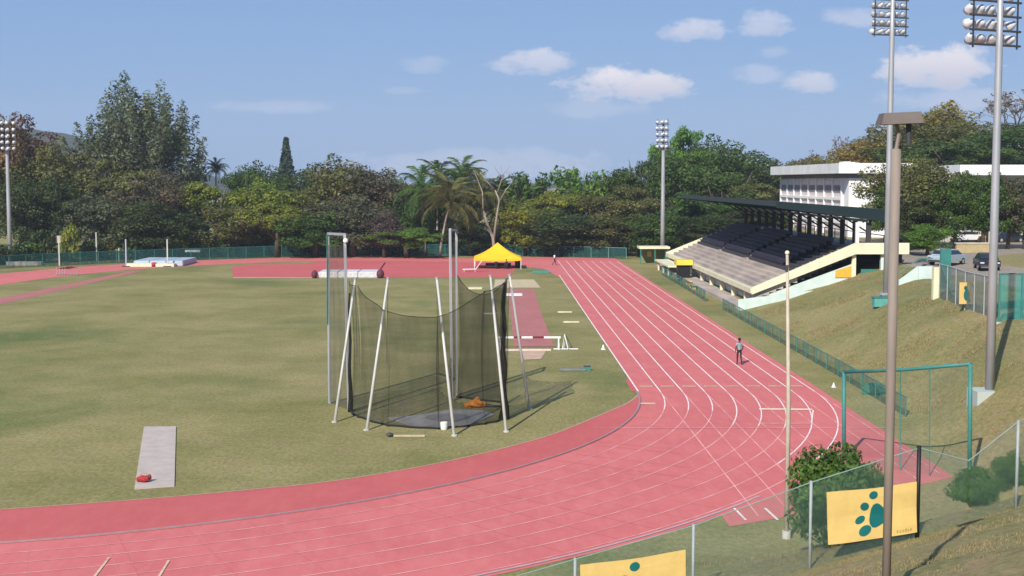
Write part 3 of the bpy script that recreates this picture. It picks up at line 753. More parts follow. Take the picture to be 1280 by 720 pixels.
# marker boards on the grass
def board(u, v, w, d, label, m_=None, h=.12, name='marker_board'):
    p = hit(u, v); o = thing(name, p, label, 'board'); MB().box(-w/2,w/2,-d/2,d/2,.03,h).build('top', m_ or mat('cream_board', (.72,.66,.42), .8), o)
    m = MB(); m.box(-w/2+.05,-w/2+.15,-d/2+.05,d/2-.05,0,.03); m.box(w/2-.15,w/2-.05,-d/2+.05,d/2-.05,0,.03); m.build('feet', DARKM, o); return o
board(706, 391, 1.25, .35, 'upper of two cream boards on the grass between runway and track')
board(714, 403.5, 1.3, .4, 'lower of two cream boards on the grass between runway and track')
board(594, 361, 1.5, 2.2, 'larger cream board on the grass left of the sand pit')
board(613, 393, 1.2, .5, 'pale grey board on the grass just left of the runway', mat('grey_board', (.5,.48,.42), .8))
board(637, 369, .75, 2.2, 'left one of two white squares on the far end of the runway', WHITE)
board(647, 369, .95, 2.2, 'right one of two white squares on the far end of the runway', WHITE)
board(584, 366, 1.3, .4, 'dull board half hidden in grass below the larger cream board', mat('brown_board', (.33,.25,.18), .8), .06)
board(716, 463.5, 1.6, .35, 'low grey hose reel board on the grass between cage and track', mat('grey_board2', (.2,.22,.22), .8), .12)
p = hit(734, 463); o = thing('tap_box', p, 'small teal box at the end of the grey board on the infield', 'box'); MB().box(-.2,.2,-.15,.15,0,.25).build('body', TEAL, o); MB().box(-.22,.22,-.17,.17,.25,.28).build('lid', DARKM, o)
p = hit(755, 437); 
def cone(u, v, label, s=1., m_=None):
    p = hit(u, v); o = thing('marker_cone', p, label, 'cone')
    MB().tube([(0,0,.03*s),(0,0,.42*s)], [.16*s,.04*s], 10).build('body', m_ or WHITE, o); MB().box(-.2*s,.2*s,-.2*s,.2*s,0,.03*s).build('base', m_ or WHITE, o)
cone(754, 437, 'small white cone on the inside edge of the straight', .8)
cone(1042, 484, 'small white cone on the grass outside the bend, left of the net frame', .62)
board(676, 341, 2.2, 2., 'teal mat lying on grass right of the tent', mat('teal_mat', (.08,.25,.2), .8), .25, 'mat')

# ------------------------------------------------------------------ high jump / pole vault mats
def jump_mat(y0, u0, u1, vt, vb, label, posts, cream=True):
    a = hit(u0, vb); x0 = a.x; x1 = at(u1, vb, a.y).x; o = thing('landing_mat', (x0, a.y, 0), label, 'landing mat', 'landing mats at the far end')
    w = x1-x0; h = .75; d = 9. if cream else 5.
    for i in range(3):
        m = MB(); m.box(w*(i/3)+.02, w*((i+1)/3)-.02, .4, d, .0, h); bm_ = m.mesh('mat_block', PALEBLUE if cream else mat('white_vinyl', (.62,.62,.62), .6, col2=(.5,.46,.47)))
        bm = bmesh.new(); bm.from_mesh(bm_); bmesh.ops.bevel(bm, geom=bm.edges[:], offset=.08, segments=2, affect='EDGES'); bm.to_mesh(bm_); bm.free(); link('mat_block', bm_, o)
    if cream:
        MB().box(-.6, w*.42, -.9, .35, 0, .45).build('front_pad', CREAM, o); MB().box(w*.5, w*.86, -.9, .35, 0, .42).build('front_pad', CREAM, o)
        MB().ball((w*.46,-.6,.3), .45, 9, 6, (1.1,.8,.7)).build('box_cover', REDP, o)
    else:
        MB().ball((-.4,.3,.45), .55, 9, 6, (.7,1,1)).build('end_pad', mat('maroon_vinyl', (.12,.03,.05), .7), o); MB().ball((w+.3,.3,.5), .6, 9, 6, (.8,1,1.)).build('end_pad', MATS['maroon_vinyl'], o)
        MB().tube([(w+.2,.2,.9),(w+.9,.2,1.9)], .12, 6).build('folded_strap', MATS['maroon_vinyl'], o)
    for k, (u, vtp) in enumerate(posts):
        t = at(u, vtp, a.y+2); o_ = thing('jump_upright', (t.x, a.y+2-2.8, 0), ('left' if k == 0 else 'right')+' upright post of the '+('pole vault' if cream else 'high jump')+' stand', 'upright')
        MB().beam((0,0,0),(0,0,t.z),.22 if k == 0 else .16,.16).build('post', mat('grey_blue_post', (.36,.4,.44), .6) if k == 0 else PALEG, o_)
        MB().box(-.5,.5,-.4,.4,0,.12).build('foot', DARKM, o_)
jump_mat(0, 165, 228, 325, 333, 'silver-blue pole vault mat with cream front pads, far left', ((164,298),(215,298)))
jump_mat(0, 397, 472, 338, 348, 'white high jump mat seen through the cage, on the red apron', (), cream=False)
p = hit(80, 344); o = thing('hurdle_stack', p, 'small stack of red and grey hurdles on the inner edge of the track, far left', 'hurdle')
for i in range(4):
    m = MB(); x = i*.35; m.tube([(x-.9,0,.05),(x-.9,0,.9+i*.05),(x+.5,0,.9+i*.05),(x+.5,0,.05)], .05, 5); m.beam((x-.9,-.4,.05),(x-.9,.4,.05),.07,.07); m.build('frame', GALV, o)
    MB().box(x-.95,x+.6,-.03,.03,.75+i*.05,.95+i*.05).build('top_board', REDP, o)
p = hit(236, 326); o = thing('table', p+Vector((0,3,0)), 'small white table behind the track right of the pole vault mat', 'table')
MB().box(-1.1,1.1,-.5,.5,1.15,1.45).build('top', WHITE, o)
for x in (-.9,.9):
    for y in (-.4,.4): MB().beam((x,y,0),(x,y,1.15),.08,.08).build('leg', DARKM, o)

# ------------------------------------------------------------------ people
def person(loc, rz, label, pose, shirt, trousers, h=1.75, seated=False):
    """one skinned body, posed; faces pick up skin / shirt / trousers / shoes by the joint they grow from"""
    s = h/1.75
    J = {}
    if not seated:
        st = pose.get('stride', .18)
        J = dict(pelvis=(0,0,.95), spine=(0,.01,1.12), chest=(0,.0,1.32), neck=(0,0,1.47), head0=(0,.015,1.56), head1=(0,.02,1.67),
                 lh=(-.09,0,.92), lk=(-.10,st*.65,.50), la=(-.10,st*.75,.09), lt=(-.11,st*.75+.16,.04),
                 rh=(.09,0,.92), rk=(.10,-st*.15,.49), ra=(.10,-st-.08,.12), rt=(.11,-st+.07,.04),
                 ls=(-.19,0,1.40), le=(-.25,-.08,1.13), lw=(-.24,.04,.90), rs=(.19,0,1.40), re=(.25,.02,1.13), rw=(.22,.16,.93))
    else:
        J = dict(pelvis=(0,0,.50), spine=(0,.0,.68), chest=(0,.04,.90), neck=(0,.06,1.05), head0=(0,.08,1.14), head1=(0,.09,1.25),
                 lh=(-.10,.04,.48), lk=(-.13,.46,.50), la=(-.13,.44,.09), lt=(-.14,.60,.04),
                 rh=(.10,.04,.48), rk=(.13,.46,.50), ra=(.13,.48,.09), rt=(.14,.64,.04),
                 ls=(-.19,.04,.98), le=(-.25,.14,.74), lw=(-.14,.36,.66), rs=(.19,.04,.98), re=(.25,.14,.74), rw=(.14,.36,.66))
    E = [('pelvis','spine'),('spine','chest'),('chest','neck'),('neck','head0'),('head0','head1'),('pelvis','lh'),('lh','lk'),('lk','la'),('la','lt'),
         ('pelvis','rh'),('rh','rk'),('rk','ra'),('ra','rt'),('chest','ls'),('ls','le'),('le','lw'),('chest','rs'),('rs','re'),('re','rw')]
    rad = dict(pelvis=(.145,.11), spine=(.135,.10), chest=(.155,.11), neck=(.055,.055), head0=(.075,.09), head1=(.08,.095), lh=(.09,.09), rh=(.09,.09),
               lk=(.06,.06), rk=(.06,.06), la=(.042,.042), ra=(.042,.042), lt=(.045,.03), rt=(.045,.03), ls=(.065,.06), rs=(.065,.06), le=(.043,.043), re=(.043,.043), lw=(.03,.03), rw=(.03,.03))
    # hands: palm + five fingers each
    for sd_, w in (('l','lw'),('r','rw')):
        W_ = Vector(J[w]); el_ = Vector(J[sd_+'e']); d = (W_-el_).normalized(); side = Vector((0,1,0)) if not seated else Vector((1,0,0))
        J[sd_+'p'] = tuple(W_+d*.06); rad[sd_+'p'] = (.034,.022); E.append((w, sd_+'p'))
        for k in range(4):
            q = W_+d*.09+side*(.012*(k-1.5)*1.6); J[f'{sd_}f{k}'] = tuple(q+d*(.055-.006*abs(k-1.4))+Vector((.015 if sd_=='l' else -.015,0,0))); rad[f'{sd_}f{k}'] = (.009,.009); J[f'{sd_}k{k}'] = tuple(q); rad[f'{sd_}k{k}'] = (.011,.011)
            E.append((sd_+'p', f'{sd_}k{k}')); E.append((f'{sd_}k{k}', f'{sd_}f{k}'))
        J[sd_+'th'] = tuple(W_+d*.07+side*.045); rad[sd_+'th'] = (.011,.011); E.append((sd_+'p', sd_+'th'))
    names = list(J); me = bpy.data.meshes.new('person'); me.from_pydata([tuple(Vector(J[n])*s) for n in names], [(names.index(a), names.index(b)) for a, b in E], []); me.update()
    tmp = bpy.data.objects.new('tmp', me); COL.objects.link(tmp)
    md = tmp.modifiers.new('skin', 'SKIN')
    for n, v in zip(names, me.skin_vertices[0].data): v.radius = tuple(r*s for r in rad[n]); v.use_root = (n == 'pelvis')
    md.use_smooth_shade = True
    sb = tmp.modifiers.new('sub', 'SUBSURF'); sb.levels = 1; sb.render_levels = 1
    dg = bpy.context.evaluated_depsgraph_get(); dg.update()
    bme = bpy.data.meshes.new_from_object(tmp.evaluated_get(dg)); bpy.data.objects.remove(tmp)
    for m_ in (SKIN, shirt, trousers, DARKM): bme.materials.append(m_)
    skel = [(Vector(J[a])*s, Vector(J[b])*s, a, b) for a, b in E]
    for p_ in bme.polygons:
        c = p_.center; best = 9; bb = None
        for a, b, an, bn in skel:
            ab = b-a; t = max(0, min(1, (c-a).dot(ab)/max(ab.length_squared, 1e-9))); dd = (c-a-ab*t).length
            if dd < best: best = dd; bb = (an, bn, t)
        an, bn, t = bb
        if bn in ('lt','rt'): k = 3
        elif bn in ('lk','rk','la','ra','lh','rh'): k = 2
        elif bn in ('spine',): k = 2 if (an == 'pelvis' and t < .3) else 1
        elif bn in ('chest','ls','rs'): k = 1
        elif bn in ('le','re'): k = 1 if t < .6 else 0
        elif bn == 'neck': k = 1 if t < .6 else 0
        else: k = 0
        p_.material_index = k
    root = thing('person', loc, label, 'person', None, rz)
    link('body', bme, root)
    hc = (Vector(J['head0'])+Vector(J['head1']))/2*s
    m = MB(); m.ball(hc+Vector((0,-.018,.045))*s, .102*s, 12, 8, (.92,1.05,.95)); m.build('hair', HAIR, root, smooth=True)
    m = MB(); m.ball(hc+Vector((0,.098,-.01))*s, .018*s, 6, 5, (.8,1.3,1.5)); m.build('nose', SKIN, root)
    m = MB(); m.ball(hc+Vector((-.033,.085,.02))*s, .012*s, 6, 5); m.ball(hc+Vector((.033,.085,.02))*s, .012*s, 6, 5); m.build('eyes', WHITE, root)
    m = MB(); m.box((hc.x-.022),(hc.x+.022),hc.y+.08*s,hc.y+.095*s,hc.z-.055*s,hc.z-.045*s); m.build('mouth', mat('lips', (.12,.04,.04), .6), root)
    m = MB(); m.ball(hc+Vector((-.082,0,0))*s, .025*s, 6, 5, (.4,.8,1.2)); m.ball(hc+Vector((.082,0,0))*s, .025*s, 6, 5, (.4,.8,1.2)); m.build('ears', SKIN, root)
    return root
pl = hit(924, 456); person(pl, R(10), 'person in a grey-blue shirt walking away along the outer lanes', dict(stride=.14), SHIRT, DARKC, 1.72)
person(hit(693, 331.5), R(-70), 'person in a white top running at the far end of the straight', dict(stride=.34), SHIRTW, DARKC, 1.7)

# ------------------------------------------------------------------ tent
T0 = hit(596, 337.5); ty = 180.
xa, xb = at(592,322,ty).x, at(652,322,ty).x; W_ = xb-xa
tent = thing('gazebo_tent', ((xa+xb)/2, ty+W_/2, 0), 'bright yellow pyramid-roofed gazebo tent on the red apron', 'tent')
hw = W_/2; ze = at(620,323,ty).z; za = at(623,303,ty+hw).z
m = MB(); nn = 8
cor = [Vector((-hw,-hw,ze)), Vector((hw,-hw,ze)), Vector((hw,hw,ze)), Vector((-hw,hw,ze))]; apx = Vector((0,0,za))
for i in range(4):
    a, b = cor[i], cor[(i+1) % 4]
    for j in range(nn):
        for k in range(6):
            def q(s, t): p = a.lerp(b, s).lerp(apx, t); return p-Vector((0,0,.22*math.sin(math.pi*t)*(1)+.12*math.sin(math.pi*s)*(1-t)))
            m.add([q(j/nn,k/6), q((j+1)/nn,k/6), q((j+1)/nn,(k+1)/6), q(j/nn,(k+1)/6)], [(0,1,2,3)])
m.build('canopy', YEL, tent)
m = MB()
for i in range(4):
    a, b = cor[i], cor[(i+1) % 4]
    for j in range(nn):
        g = lambda s: -.12*math.sin(math.pi*s)
        p, q_ = a.lerp(b, j/nn), a.lerp(b, (j+1)/nn)
        m.add([p+Vector((0,0,g(j/nn))), q_+Vector((0,0,g((j+1)/nn))), q_+Vector((0,0,g((j+1)/nn)-.28)), p+Vector((0,0,g(j/nn)-.28-.04*(j%2)))], [(0,1,2,3)])
m.build('valance', YEL, tent)
for c in cor: MB().beam((c.x*.97,c.y*.97,0),(c.x*.97,c.y*.97,ze),.09,.09).build('leg', LAMPW, tent)
for i in range(4): MB().beam(cor[i]*.97+Vector((0,0,-.1)), cor[(i+1)%4]*.97+Vector((0,0,-.1)), .05,.05).build('frame_bar', LAMPW, tent)
MB().box(hw*.75,hw*.95,-hw*.2,hw*.9,0,ze-.3).build('side_curtain', mat('dark_curtain', (.06,.03,.02), .9), tent)
tx, tyy = tent.location.x, tent.location.y
tb = thing('table', (tx+.2, tyy-hw+1.2, 0), 'low dark table under the yellow tent', 'table')
MB().box(-1.8,1.6,-.4,.4,.66,.74).build('top', DARKM, tb)
MB().box(-1.8,1.6,-.38,-.34,.25,.66).build('front_panel', DARKC, tb)
for x in (-1.7,1.5):
    for y in (-.35,.35): MB().beam((x,y,0),(x,y,.66),.06,.06).build('leg', DARKM, tb)
for i, (dx, lab) in enumerate(((-.2,'left one of two people in dark clothes seated under the tent'),(1.2,'right one of two people in dark clothes seated under the tent'))):
    bench = thing('stool', (tx+dx, tyy-hw+.1, 0), ('left' if i == 0 else 'right')+' stool carrying a seated person under the tent', 'stool')
    MB().box(-.2,.2,-.2,.2,.38,.42).build('seat', DARKM, bench)
    for x in (-.17,.17):
        for y in (-.17,.17): MB().beam((x,y,0),(x,y,.38),.03,.03).build('leg', DARKM, bench)
    person((tx+dx, tyy-hw+.1, .0), R(180*i*.9), lab, {}, DARKC, DARKC, 1.75, seated=True)
p = hit(590, 340); o = thing('deckchair', p, 'white folded lounge chair on the red apron left of the tent', 'chair')
m = MB(); m.beam((-1.2,0,.35),(.6,0,.4),.6,.06); m.build('seat', WHITE, o); MB().beam((.5,0,.4),(1.3,0,1.5),.6,.06).build('backrest', WHITE, o)
for x in (-1.,.4): MB().beam((x,-.25,0),(x,-.25,.36),.05,.05).build('leg', LAMPW, o)
# ------------------------------------------------------------------ grandstand
GX0, GZ0, GX1, GZ1, GY0, GY1 = 23.3, 1.6, 32.1, 5.56, 121.3, 182.
st = thing('grandstand', (GX0, GY0, 0), 'covered grandstand with dark roof, dark seats and cream edged end stair', 'grandstand')
O = Vector((GX0, GY0, 0))
def gb(name, m_, *boxes, label=None):
    m = MB()
    for b in boxes: m.box(b[0]-O.x, b[1]-O.x, b[2]-O.y, b[3]-O.y, b[4], b[5])
    o = m.build(name, m_, st)
    if label: o['label'] = label
    return o
NT = 14; dx = (GX1-GX0)/NT; dz = (GZ1-GZ0)/NT
tierm = {}
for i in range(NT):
    gb('tier_step', CONCP if i < 6 else mat('shaded_tier_concrete', (.055, .055, .065), .9, col2=(.04, .04, .05)), (GX0+i*dx, GX0+(i+1)*dx+.02, GY0+.01*i, GY1-.01*i, GZ0+i*dz-.5, GZ0+(i+1)*dz))  # upper tiers: shade under the roof put into a darker concrete colour
# seats: three blocks with aisles, the lowest tiers bare
sm_ = MB()
def seat_mesh(L):
    m = MB(); n = int(L/.52)
    for k in range(n):
        y = k*.52+.03
        m.box(.18,.52,y,y+.45,.30,.36); m.hexa([(.50,y,.34),(.57,y,.34),(.57,y+.45,.34),(.50,y+.45,.34),(.56,y,.70),(.61,y,.70),(.61,y+.45,.70),(.56,y+.45,.70)])
    m.box(.3,.38,.0,L,0.0,.30)
    return m.mesh('seat_row', SEAT)
blocks = [(129., 144.6), (146.2, 162.), (163.6, 180.8)]
for a, b in blocks:
    me = seat_mesh(b-a)
    for i in range(6, NT):
        o = link('seat_row', me, st, (GX0+i*dx-O.x-.05, a-O.y-(1.0 if a < 130 else 0)*(i-6)*.12, GZ0+(i+1)*dz))
for y in (145.4, 162.8):
    for i in range(6, NT): gb('aisle_step', mat('aisle_concrete', (.34, .31, .24), .9), (GX0+i*dx-.25, GX0+i*dx+.2, y-.6, y+.6, GZ0+i*dz+.01, GZ0+i*dz+.16))
for i in range(NT): gb('end_stair_step', CONCL, (GX0+i*dx-.3, GX0+i*dx+.2, 121.5, 123.6, GZ0+i*dz, GZ0+i*dz+.15))
# front beam, front wall, walkway
gb('front_beam', CREAM, (GX0-.45, GX0-.02, GY0-.2, GY1, GZ0-.02, GZ0+.42))
gb('front_wall', TEALW, (GX0+.5, GX0+.7, GY0+1, GY1-.2, -.2, GZ0-.05))
gb('walkway', CONCP, (21.7, GX0+.5, 122., GY1+1, -.3, .42))
for k in range(9): gb('front_pier', CREAM, (GX0-.1, GX0+.45, 126+k*6.8, 126.35+k*6.8, .42, GZ0-.03))
gb('front_kerb_beam', CREAM, (GX0-2.3, GX0-.45, 165., GY1-3, 1.15, 1.35), label='cream canopy slab over the walkway at the far end')
for y in (167, 172, 177): gb('canopy_post', CREAM, (GX0-2.1, GX0-1.9, y, y+.2, 0, 1.14))
def slopebox(name, m_, x0, z0a, z0b, x1, z1a, z1b, y0, y1, label=None):
    m = MB(); m.hexa([(x0-O.x,y0-O.y,z0a),(x1-O.x,y0-O.y,z1a),(x1-O.x,y1-O.y,z1a),(x0-O.x,y1-O.y,z0a),(x0-O.x,y0-O.y,z0b),(x1-O.x,y0-O.y,z1b),(x1-O.x,y1-O.y,z1b),(x0-O.x,y1-O.y,z0b)])
    o = m.build(name, m_, st)
    if label: o['label'] = label
# cream stringer parapets of both ends
slopebox('stair_parapet', CREAM, GX0-.35, GZ0-.1, GZ0+.5, GX1+.1, GZ1-.45, GZ1+.55, 120.9, 121.28)
slopebox('landing_parapet', CREAM, GX1+.1, GZ1-.45, GZ1+.55, 37., GZ1-.45, GZ1+.55, 120.9, 121.28)
slopebox('stair_parapet', CREAM, GX0-.35, GZ0-.1, GZ0+.5, GX1+.1, GZ1-.3, GZ1+.3, GY1+.02, GY1+.4)
gb('concourse', CONC, (GX1, 37., GY0, GY1, GZ1-.35, GZ1-.003))
# end walls
m = MB(); 
def prism(poly, y0, y1):
    m = MB(); n = len(poly); m.v = [(x-O.x, y0-O.y, z) for x, z in poly]+[(x-O.x, y1-O.y, z) for x, z in poly]
    m.f = [tuple(range(n)), tuple(range(2*n-1, n-1, -1))]+[(i, n+i, n+(i+1) % n, (i+1) % n) for i in range(n)]; return m
prism([(24.4,.3),(32.,.8),(32.,4.2),(24.4,1.42)], 121.32, 121.5).build('end_wall', TEALW, st)
prism([(21.6,.1),(33.0,1.6),(33.0,2.45),(21.6,1.1)], 120.2, 120.45).build('retaining_wall', TEALW, st)
prism([(30.5,3.0),(31.9,3.0),(31.9,4.05),(30.5,3.6)], 121.22, 121.30).build('orange_panel', mat('orange_sign_paint', (.75,.42,.05), .6), st)
gb('column', CREAM, (32.0, 32.35, 121.3, 121.7, 1.2, GZ1-.35)); gb('column', TEALW, (34.6, 34.95, 121.3, 121.7, 1.5, GZ1-.35))
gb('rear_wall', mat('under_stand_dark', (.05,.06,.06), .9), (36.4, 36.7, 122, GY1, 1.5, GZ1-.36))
gb('under_stand_gate', TEAL, (33.0, 34.4, 122., 122.06, 2.2, 3.7))
# landing details: light hood and white railing post
gb('end_light_post', WHITE, (32.2, 32.5, 121.0, 121.25, GZ1+.56, GZ1+2.4))
# rear posts, tapered cantilever roof beams, purlins and sheeting
RX0, RZ0, RX1, RZ1 = 25.0, 9.8, 35.6, 9.02
py = [121.6+4.62*k for k in range(14)]
pm = MB().beam((0,0,GZ1),(0,0,8.1),.32,.42).mesh('roof_post', mat('dark_brown_post', (.05,.042,.045), .6))
cm = MB().hexa([(RX0+.3-33.5,-.12,RZ0-.45),(35.4-33.5,-.12,8.0),(35.4-33.5,.12,8.0),(RX0+.3-33.5,.12,RZ0-.45),(RX0+.3-33.5,-.12,RZ0-.13),(35.4-33.5,-.12,RZ1-.13),(35.4-33.5,.12,RZ1-.13),(RX0+.3-33.5,.12,RZ0-.13)]).mesh('roof_beam', TEALD)
bm_ = MB().beam((0,0,7.0),(-2.4,0,8.5),.12,.14).mesh('brace', TEALD)
for y in py:
    link('roof_post', pm, st, (33.5-O.x, y-O.y, 0)); link('roof_beam', cm, st, (33.5-O.x, y-O.y, 0)); link('brace', bm_, st, (33.5-O.x, y-O.y, 0))
gb('gutter_beam', mat('pale_teal_gutter', (.20,.34,.33), .5), (33.25, 33.33, GY0-.3, GY1, 7.95, 8.2))
for k in range(7):
    t = (k+.5)/7; x = RX0+(RX1-RX0)*t; z = RZ0+(RZ1-RZ0)*t-.13
    gb('purlin', TEALD, (x-.06, x+.06, GY0-.2, GY1, z-.16, z))
slopebox('roof_sheet', ROOFM, RX0, RZ0-.11, RZ0, RX1, RZ1-.11, RZ1, GY0-.4, GY1+.4)
for k in range(60):
    y = GY0-.4+k*1.04; slopebox('roof_rib', ROOFT, RX0+.02, RZ0+.002, RZ0+.05, RX1-.02, RZ1+.002, RZ1+.05, y, y+.08)
gb('fascia', mat('dark_fascia', (.03,.05,.055), .5), (RX0-.06, RX0-.002, GY0-.45, GY1+.45, RZ0-.42, RZ0+.06))
slopebox('end_fascia', mat('dark_teal_fascia', (.008,.022,.026), .5), RX0, RZ0-.55, RZ0+.04, RX1, RZ1-1.1, RZ1+.04, GY0-.52, GY0-.42)
slopebox('end_fascia', MATS['dark_teal_fascia'], RX0, RZ0-.5, RZ0+.04, RX1, RZ1-.9, RZ1+.04, GY1+.42, GY1+.52)
# back rail of the concourse
gb('rear_rail', TEALD, (36.3, 36.38, GY0, GY1, GZ1+.95, GZ1+1.03)); 
for k in range(14): gb('rear_rail_post', TEALD, (36.3, 36.38, 122+k*4.6, 122.08+k*4.6, GZ1, GZ1+.95))
# things in front of the stand
p = Vector((21.9, 158, .42)); o = thing('kiosk', p, 'small yellow and black ticket kiosk in front of the grandstand', 'kiosk')
MB().box(-.7,.7,-.8,.8,0,1.5).build('body', BLACKP, o); MB().box(-.95,.95,-1.1,1.1,1.5,2.1).build('roof', mat('yellow_paint', (.72,.62,.08), .6), o); MB().box(-.72,-.70,-.5,.5,.8,1.3).build('hatch', DARKM, o)
for (x, y, c, lab, g) in ((21.3,146.,YELP,'low yellow bench on the walkway in front of the grandstand',1),(21.6,151.,YELP,'second yellow bench beside the kiosk before the grandstand',1)):
    o = thing('bench', (x,y,terrain(x,y)), lab, 'bench'); MB().box(-.25,.25,-1.3,1.3,.42,.5).build('seat', c, o); 
    for yy in (-1.,1.): MB().box(-.2,.2,yy-.05,yy+.05,0,.42).build('leg', c, o)
# dugout beside the far end of the straight
p = Vector((20.7, 192, 0)); o = thing('dugout_hut', p, 'small open hut with cream roof beside the far end of the straight', 'hut')
MB().box(-.5,3.8,-1.6,1.8,2.15,2.45).build('roof', CREAM, o); MB().box(0,3.4,1.2,1.4,0,2.14).build('back_wall', mat('olive_board', (.20,.22,.09), .8), o)
MB().box(3.2,3.4,-1.2,1.18,0,2.14).build('side_wall', TEAL, o); MB().box(.9,1.5,1.1,1.19,.9,1.7).build('notice', YELP, o)
for x in (-.3, 1.7, 3.5): MB().beam((x,-1.4,0),(x,-1.4,2.14),.14,.14).build('post', TEAL, o)

# teal net frame over the fence at the bottom right
a = hit(1055, 574); ta = at(1055, 465, a.y); b = hit(1212, 600); tb = at(1213, 455, b.y)
nfm = thing('net_frame', a, 'tall teal steel frame with thin netting beside the end of the sprint chute', 'net frame')
MB().tube([Vector((0,0,-.2)), ta-a], .085, 8).build('post', TEAL, nfm, smooth=True); MB().tube([b-a-Vector((0,0,.2)), tb-a], .085, 8).build('post', TEAL, nfm, smooth=True)
MB().tube([ta-a, (ta-a).lerp(tb-a,.5)-Vector((0,0,.06)), tb-a], .07, 8).build('crossbar', TEAL, nfm, smooth=True)
for t in (.47, .7):
    q = a.lerp(b, t); q.z = terrain(q.x, q.y); MB().tube([q-a, (ta-a).lerp(tb-a, t)], .022, 5).build('stay_wire', TEAL, nfm)
m = MB(); n = 14
for i in range(n+1):
    q = a.lerp(b, i/n); q.z = terrain(q.x, q.y)+.05; t_ = ta.lerp(tb, i/n)
    for j in range(5):
        w = .06*math.sin(i*1.1+j); m.v.append(tuple(q.lerp(t_, j/4)-a+Vector((w,0,0))))
for i in range(n):
    for j in range(4): k = i*5+j; m.f.append((k, k+5, k+6, k+1))
m.build('netting', MESHL, nfm)

# ------------------------------------------------------------------ white building behind the stand
bx0, bx1, by0, by1, bz0, bz1 = 45.2, 52.5, 175., 216., 2.5, 12.6
wb = thing('school_building', (bx0, by0, bz0), 'long white building with flat overhanging roof and louvred windows behind the grandstand', 'building')
B = Vector((bx0, by0, bz0))
WW = mat('white_wall', (.80,.79,.78), .8, col2=(.74,.73,.72), scale=.3); PINK = mat('pale_pink_panel', (.70,.56,.54), .8, col2=(.74,.66,.64), scale=.4)
MB().box(.35,bx1-bx0,0,by1-by0,0,bz1-bz0).build('wall', WW, wb)
# roof with deep white fascia and a dark band below it
MB().box(-1.3,bx1-bx0+1.,-1.2,by1-by0+1.2,bz1-bz0+.05,bz1-bz0+1.35).build('roof', WHITE, wb)
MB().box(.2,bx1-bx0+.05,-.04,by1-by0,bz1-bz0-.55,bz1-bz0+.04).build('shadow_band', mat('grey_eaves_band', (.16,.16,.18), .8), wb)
for k in range(6): MB().box(.3+k*1.9,1.3+k*1.9,3+k*5,5+k*5,bz1-bz0+1.35,bz1-bz0+1.6).build('roof_hatch', WHITE, wb)
nb = 8; bw = (by1-by0-3)/nb
LOUV = mat('grey_louvre', (.24,.23,.25), .5)
fr = MB().box(0,.35,0,.35,0,bz1-bz0-.55).mesh('pilaster', WW)
for k in range(nb+1): link('pilaster', fr, wb, (.02-.02, 2.6+k*bw, 0))
wm = MB().box(.2,.3,.5,bw-.15,0,2.25).mesh('window_panel', PINK)
lm = MB(); 
for q in range(4): lm.hexa([(.08,.6,.95+q*.16),(.20,.6,1.02+q*.16),(.20,bw-.25,1.02+q*.16),(.08,bw-.25,.95+q*.16),(.08,.6,.98+q*.16),(.20,.6,1.05+q*.16),(.20,bw-.25,1.05+q*.16),(.08,bw-.25,.98+q*.16)])
lme = lm.mesh('louvre', LOUV); gme = MB().box(.14,.19,.6,bw-.25,.9,1.62).mesh('pane', mat('frosted_pane', (.34,.33,.36), .3, spec=.5))
sb_ = MB().box(0,.34,.36,bw-.02,-.35,.0).mesh('spandrel', WW)
for f in range(3):
    for k in range(nb):
        w = link('window', wm, wb, (0, 2.6+k*bw, .9+f*3.05)); link('pane', gme, w); link('louvre', lme, w); link('spandrel', sb_, wb, (0.005, 2.6+k*bw, .9+f*3.05))
m = MB()
# right-hand building up on the terrace
rx, ry = at(1210, 250, 158).x, 158.
rb_ = thing('terrace_building', (rx, ry, terrain(rx, ry)), 'pale building with white flat roof and teal panels on the terrace at far right', 'building'); z0 = rb_.location.z
zt = at(1230, 206, ry).z-z0; zb2 = at(1230, 219, ry).z-z0
MB().box(-2,16,2.5,9,0,zb2).build('wall', mat('beige_wall', (.50,.49,.43), .85, col2=(.40,.38,.33), scale=.5), rb_)
MB().box(-1.2,15,-.5,10,zb2+.01,zt).build('roof', WHITE, rb_)
za, zc_ = at(1230, 243, ry).z-z0, at(1230, 252, ry).z-z0
MB().box(-1.5,12,.9,2.45,zc_,za).build('balcony_panel', mat('teal_balcony', (.35,.52,.47), .8), rb_)
for k in range(24): MB().hexa([(-1.8+k*.6,-.6,zc_-.55),(-1.5+k*.6,-.6,zc_-.55),(-1.5+k*.6,-.55,zc_-.55),(-1.8+k*.6,-.55,zc_-.55),(-1.8+k*.6,.85,zc_),(-1.5+k*.6,.85,zc_),(-1.5+k*.6,.88,zc_),(-1.8+k*.6,.88,zc_)]).build('awning_stripe', WHITE, rb_)
for k in range(24): MB().hexa([(-1.49+k*.6,-.6,zc_-.55),(-1.21+k*.6,-.6,zc_-.55),(-1.21+k*.6,-.55,zc_-.55),(-1.49+k*.6,-.55,zc_-.55),(-1.49+k*.6,.85,zc_),(-1.21+k*.6,.85,zc_),(-1.21+k*.6,.88,zc_),(-1.49+k*.6,.88,zc_)]).build('awning_stripe', mat('maroon_stripe', (.20,.05,.05), .8), rb_)
MB().box(-1.5,2.2,1.9,2.48,zc_-3.0,zc_-1.2).build('lower_panel', MATS['teal_balcony'], rb_)
for i, x in enumerate((-1.2,.9,3.0,5.1,7.2,9.3)):
    o = MB().box(x,x+1.3,2.38,2.46,za+.35,zb2-.5).build('window', mat('window_frame', (.6,.58,.52), .7), rb_); MB().box(x+.1,x+1.2,2.33,2.375,za+.45,zb2-.6).build('pane', GLASS, o)
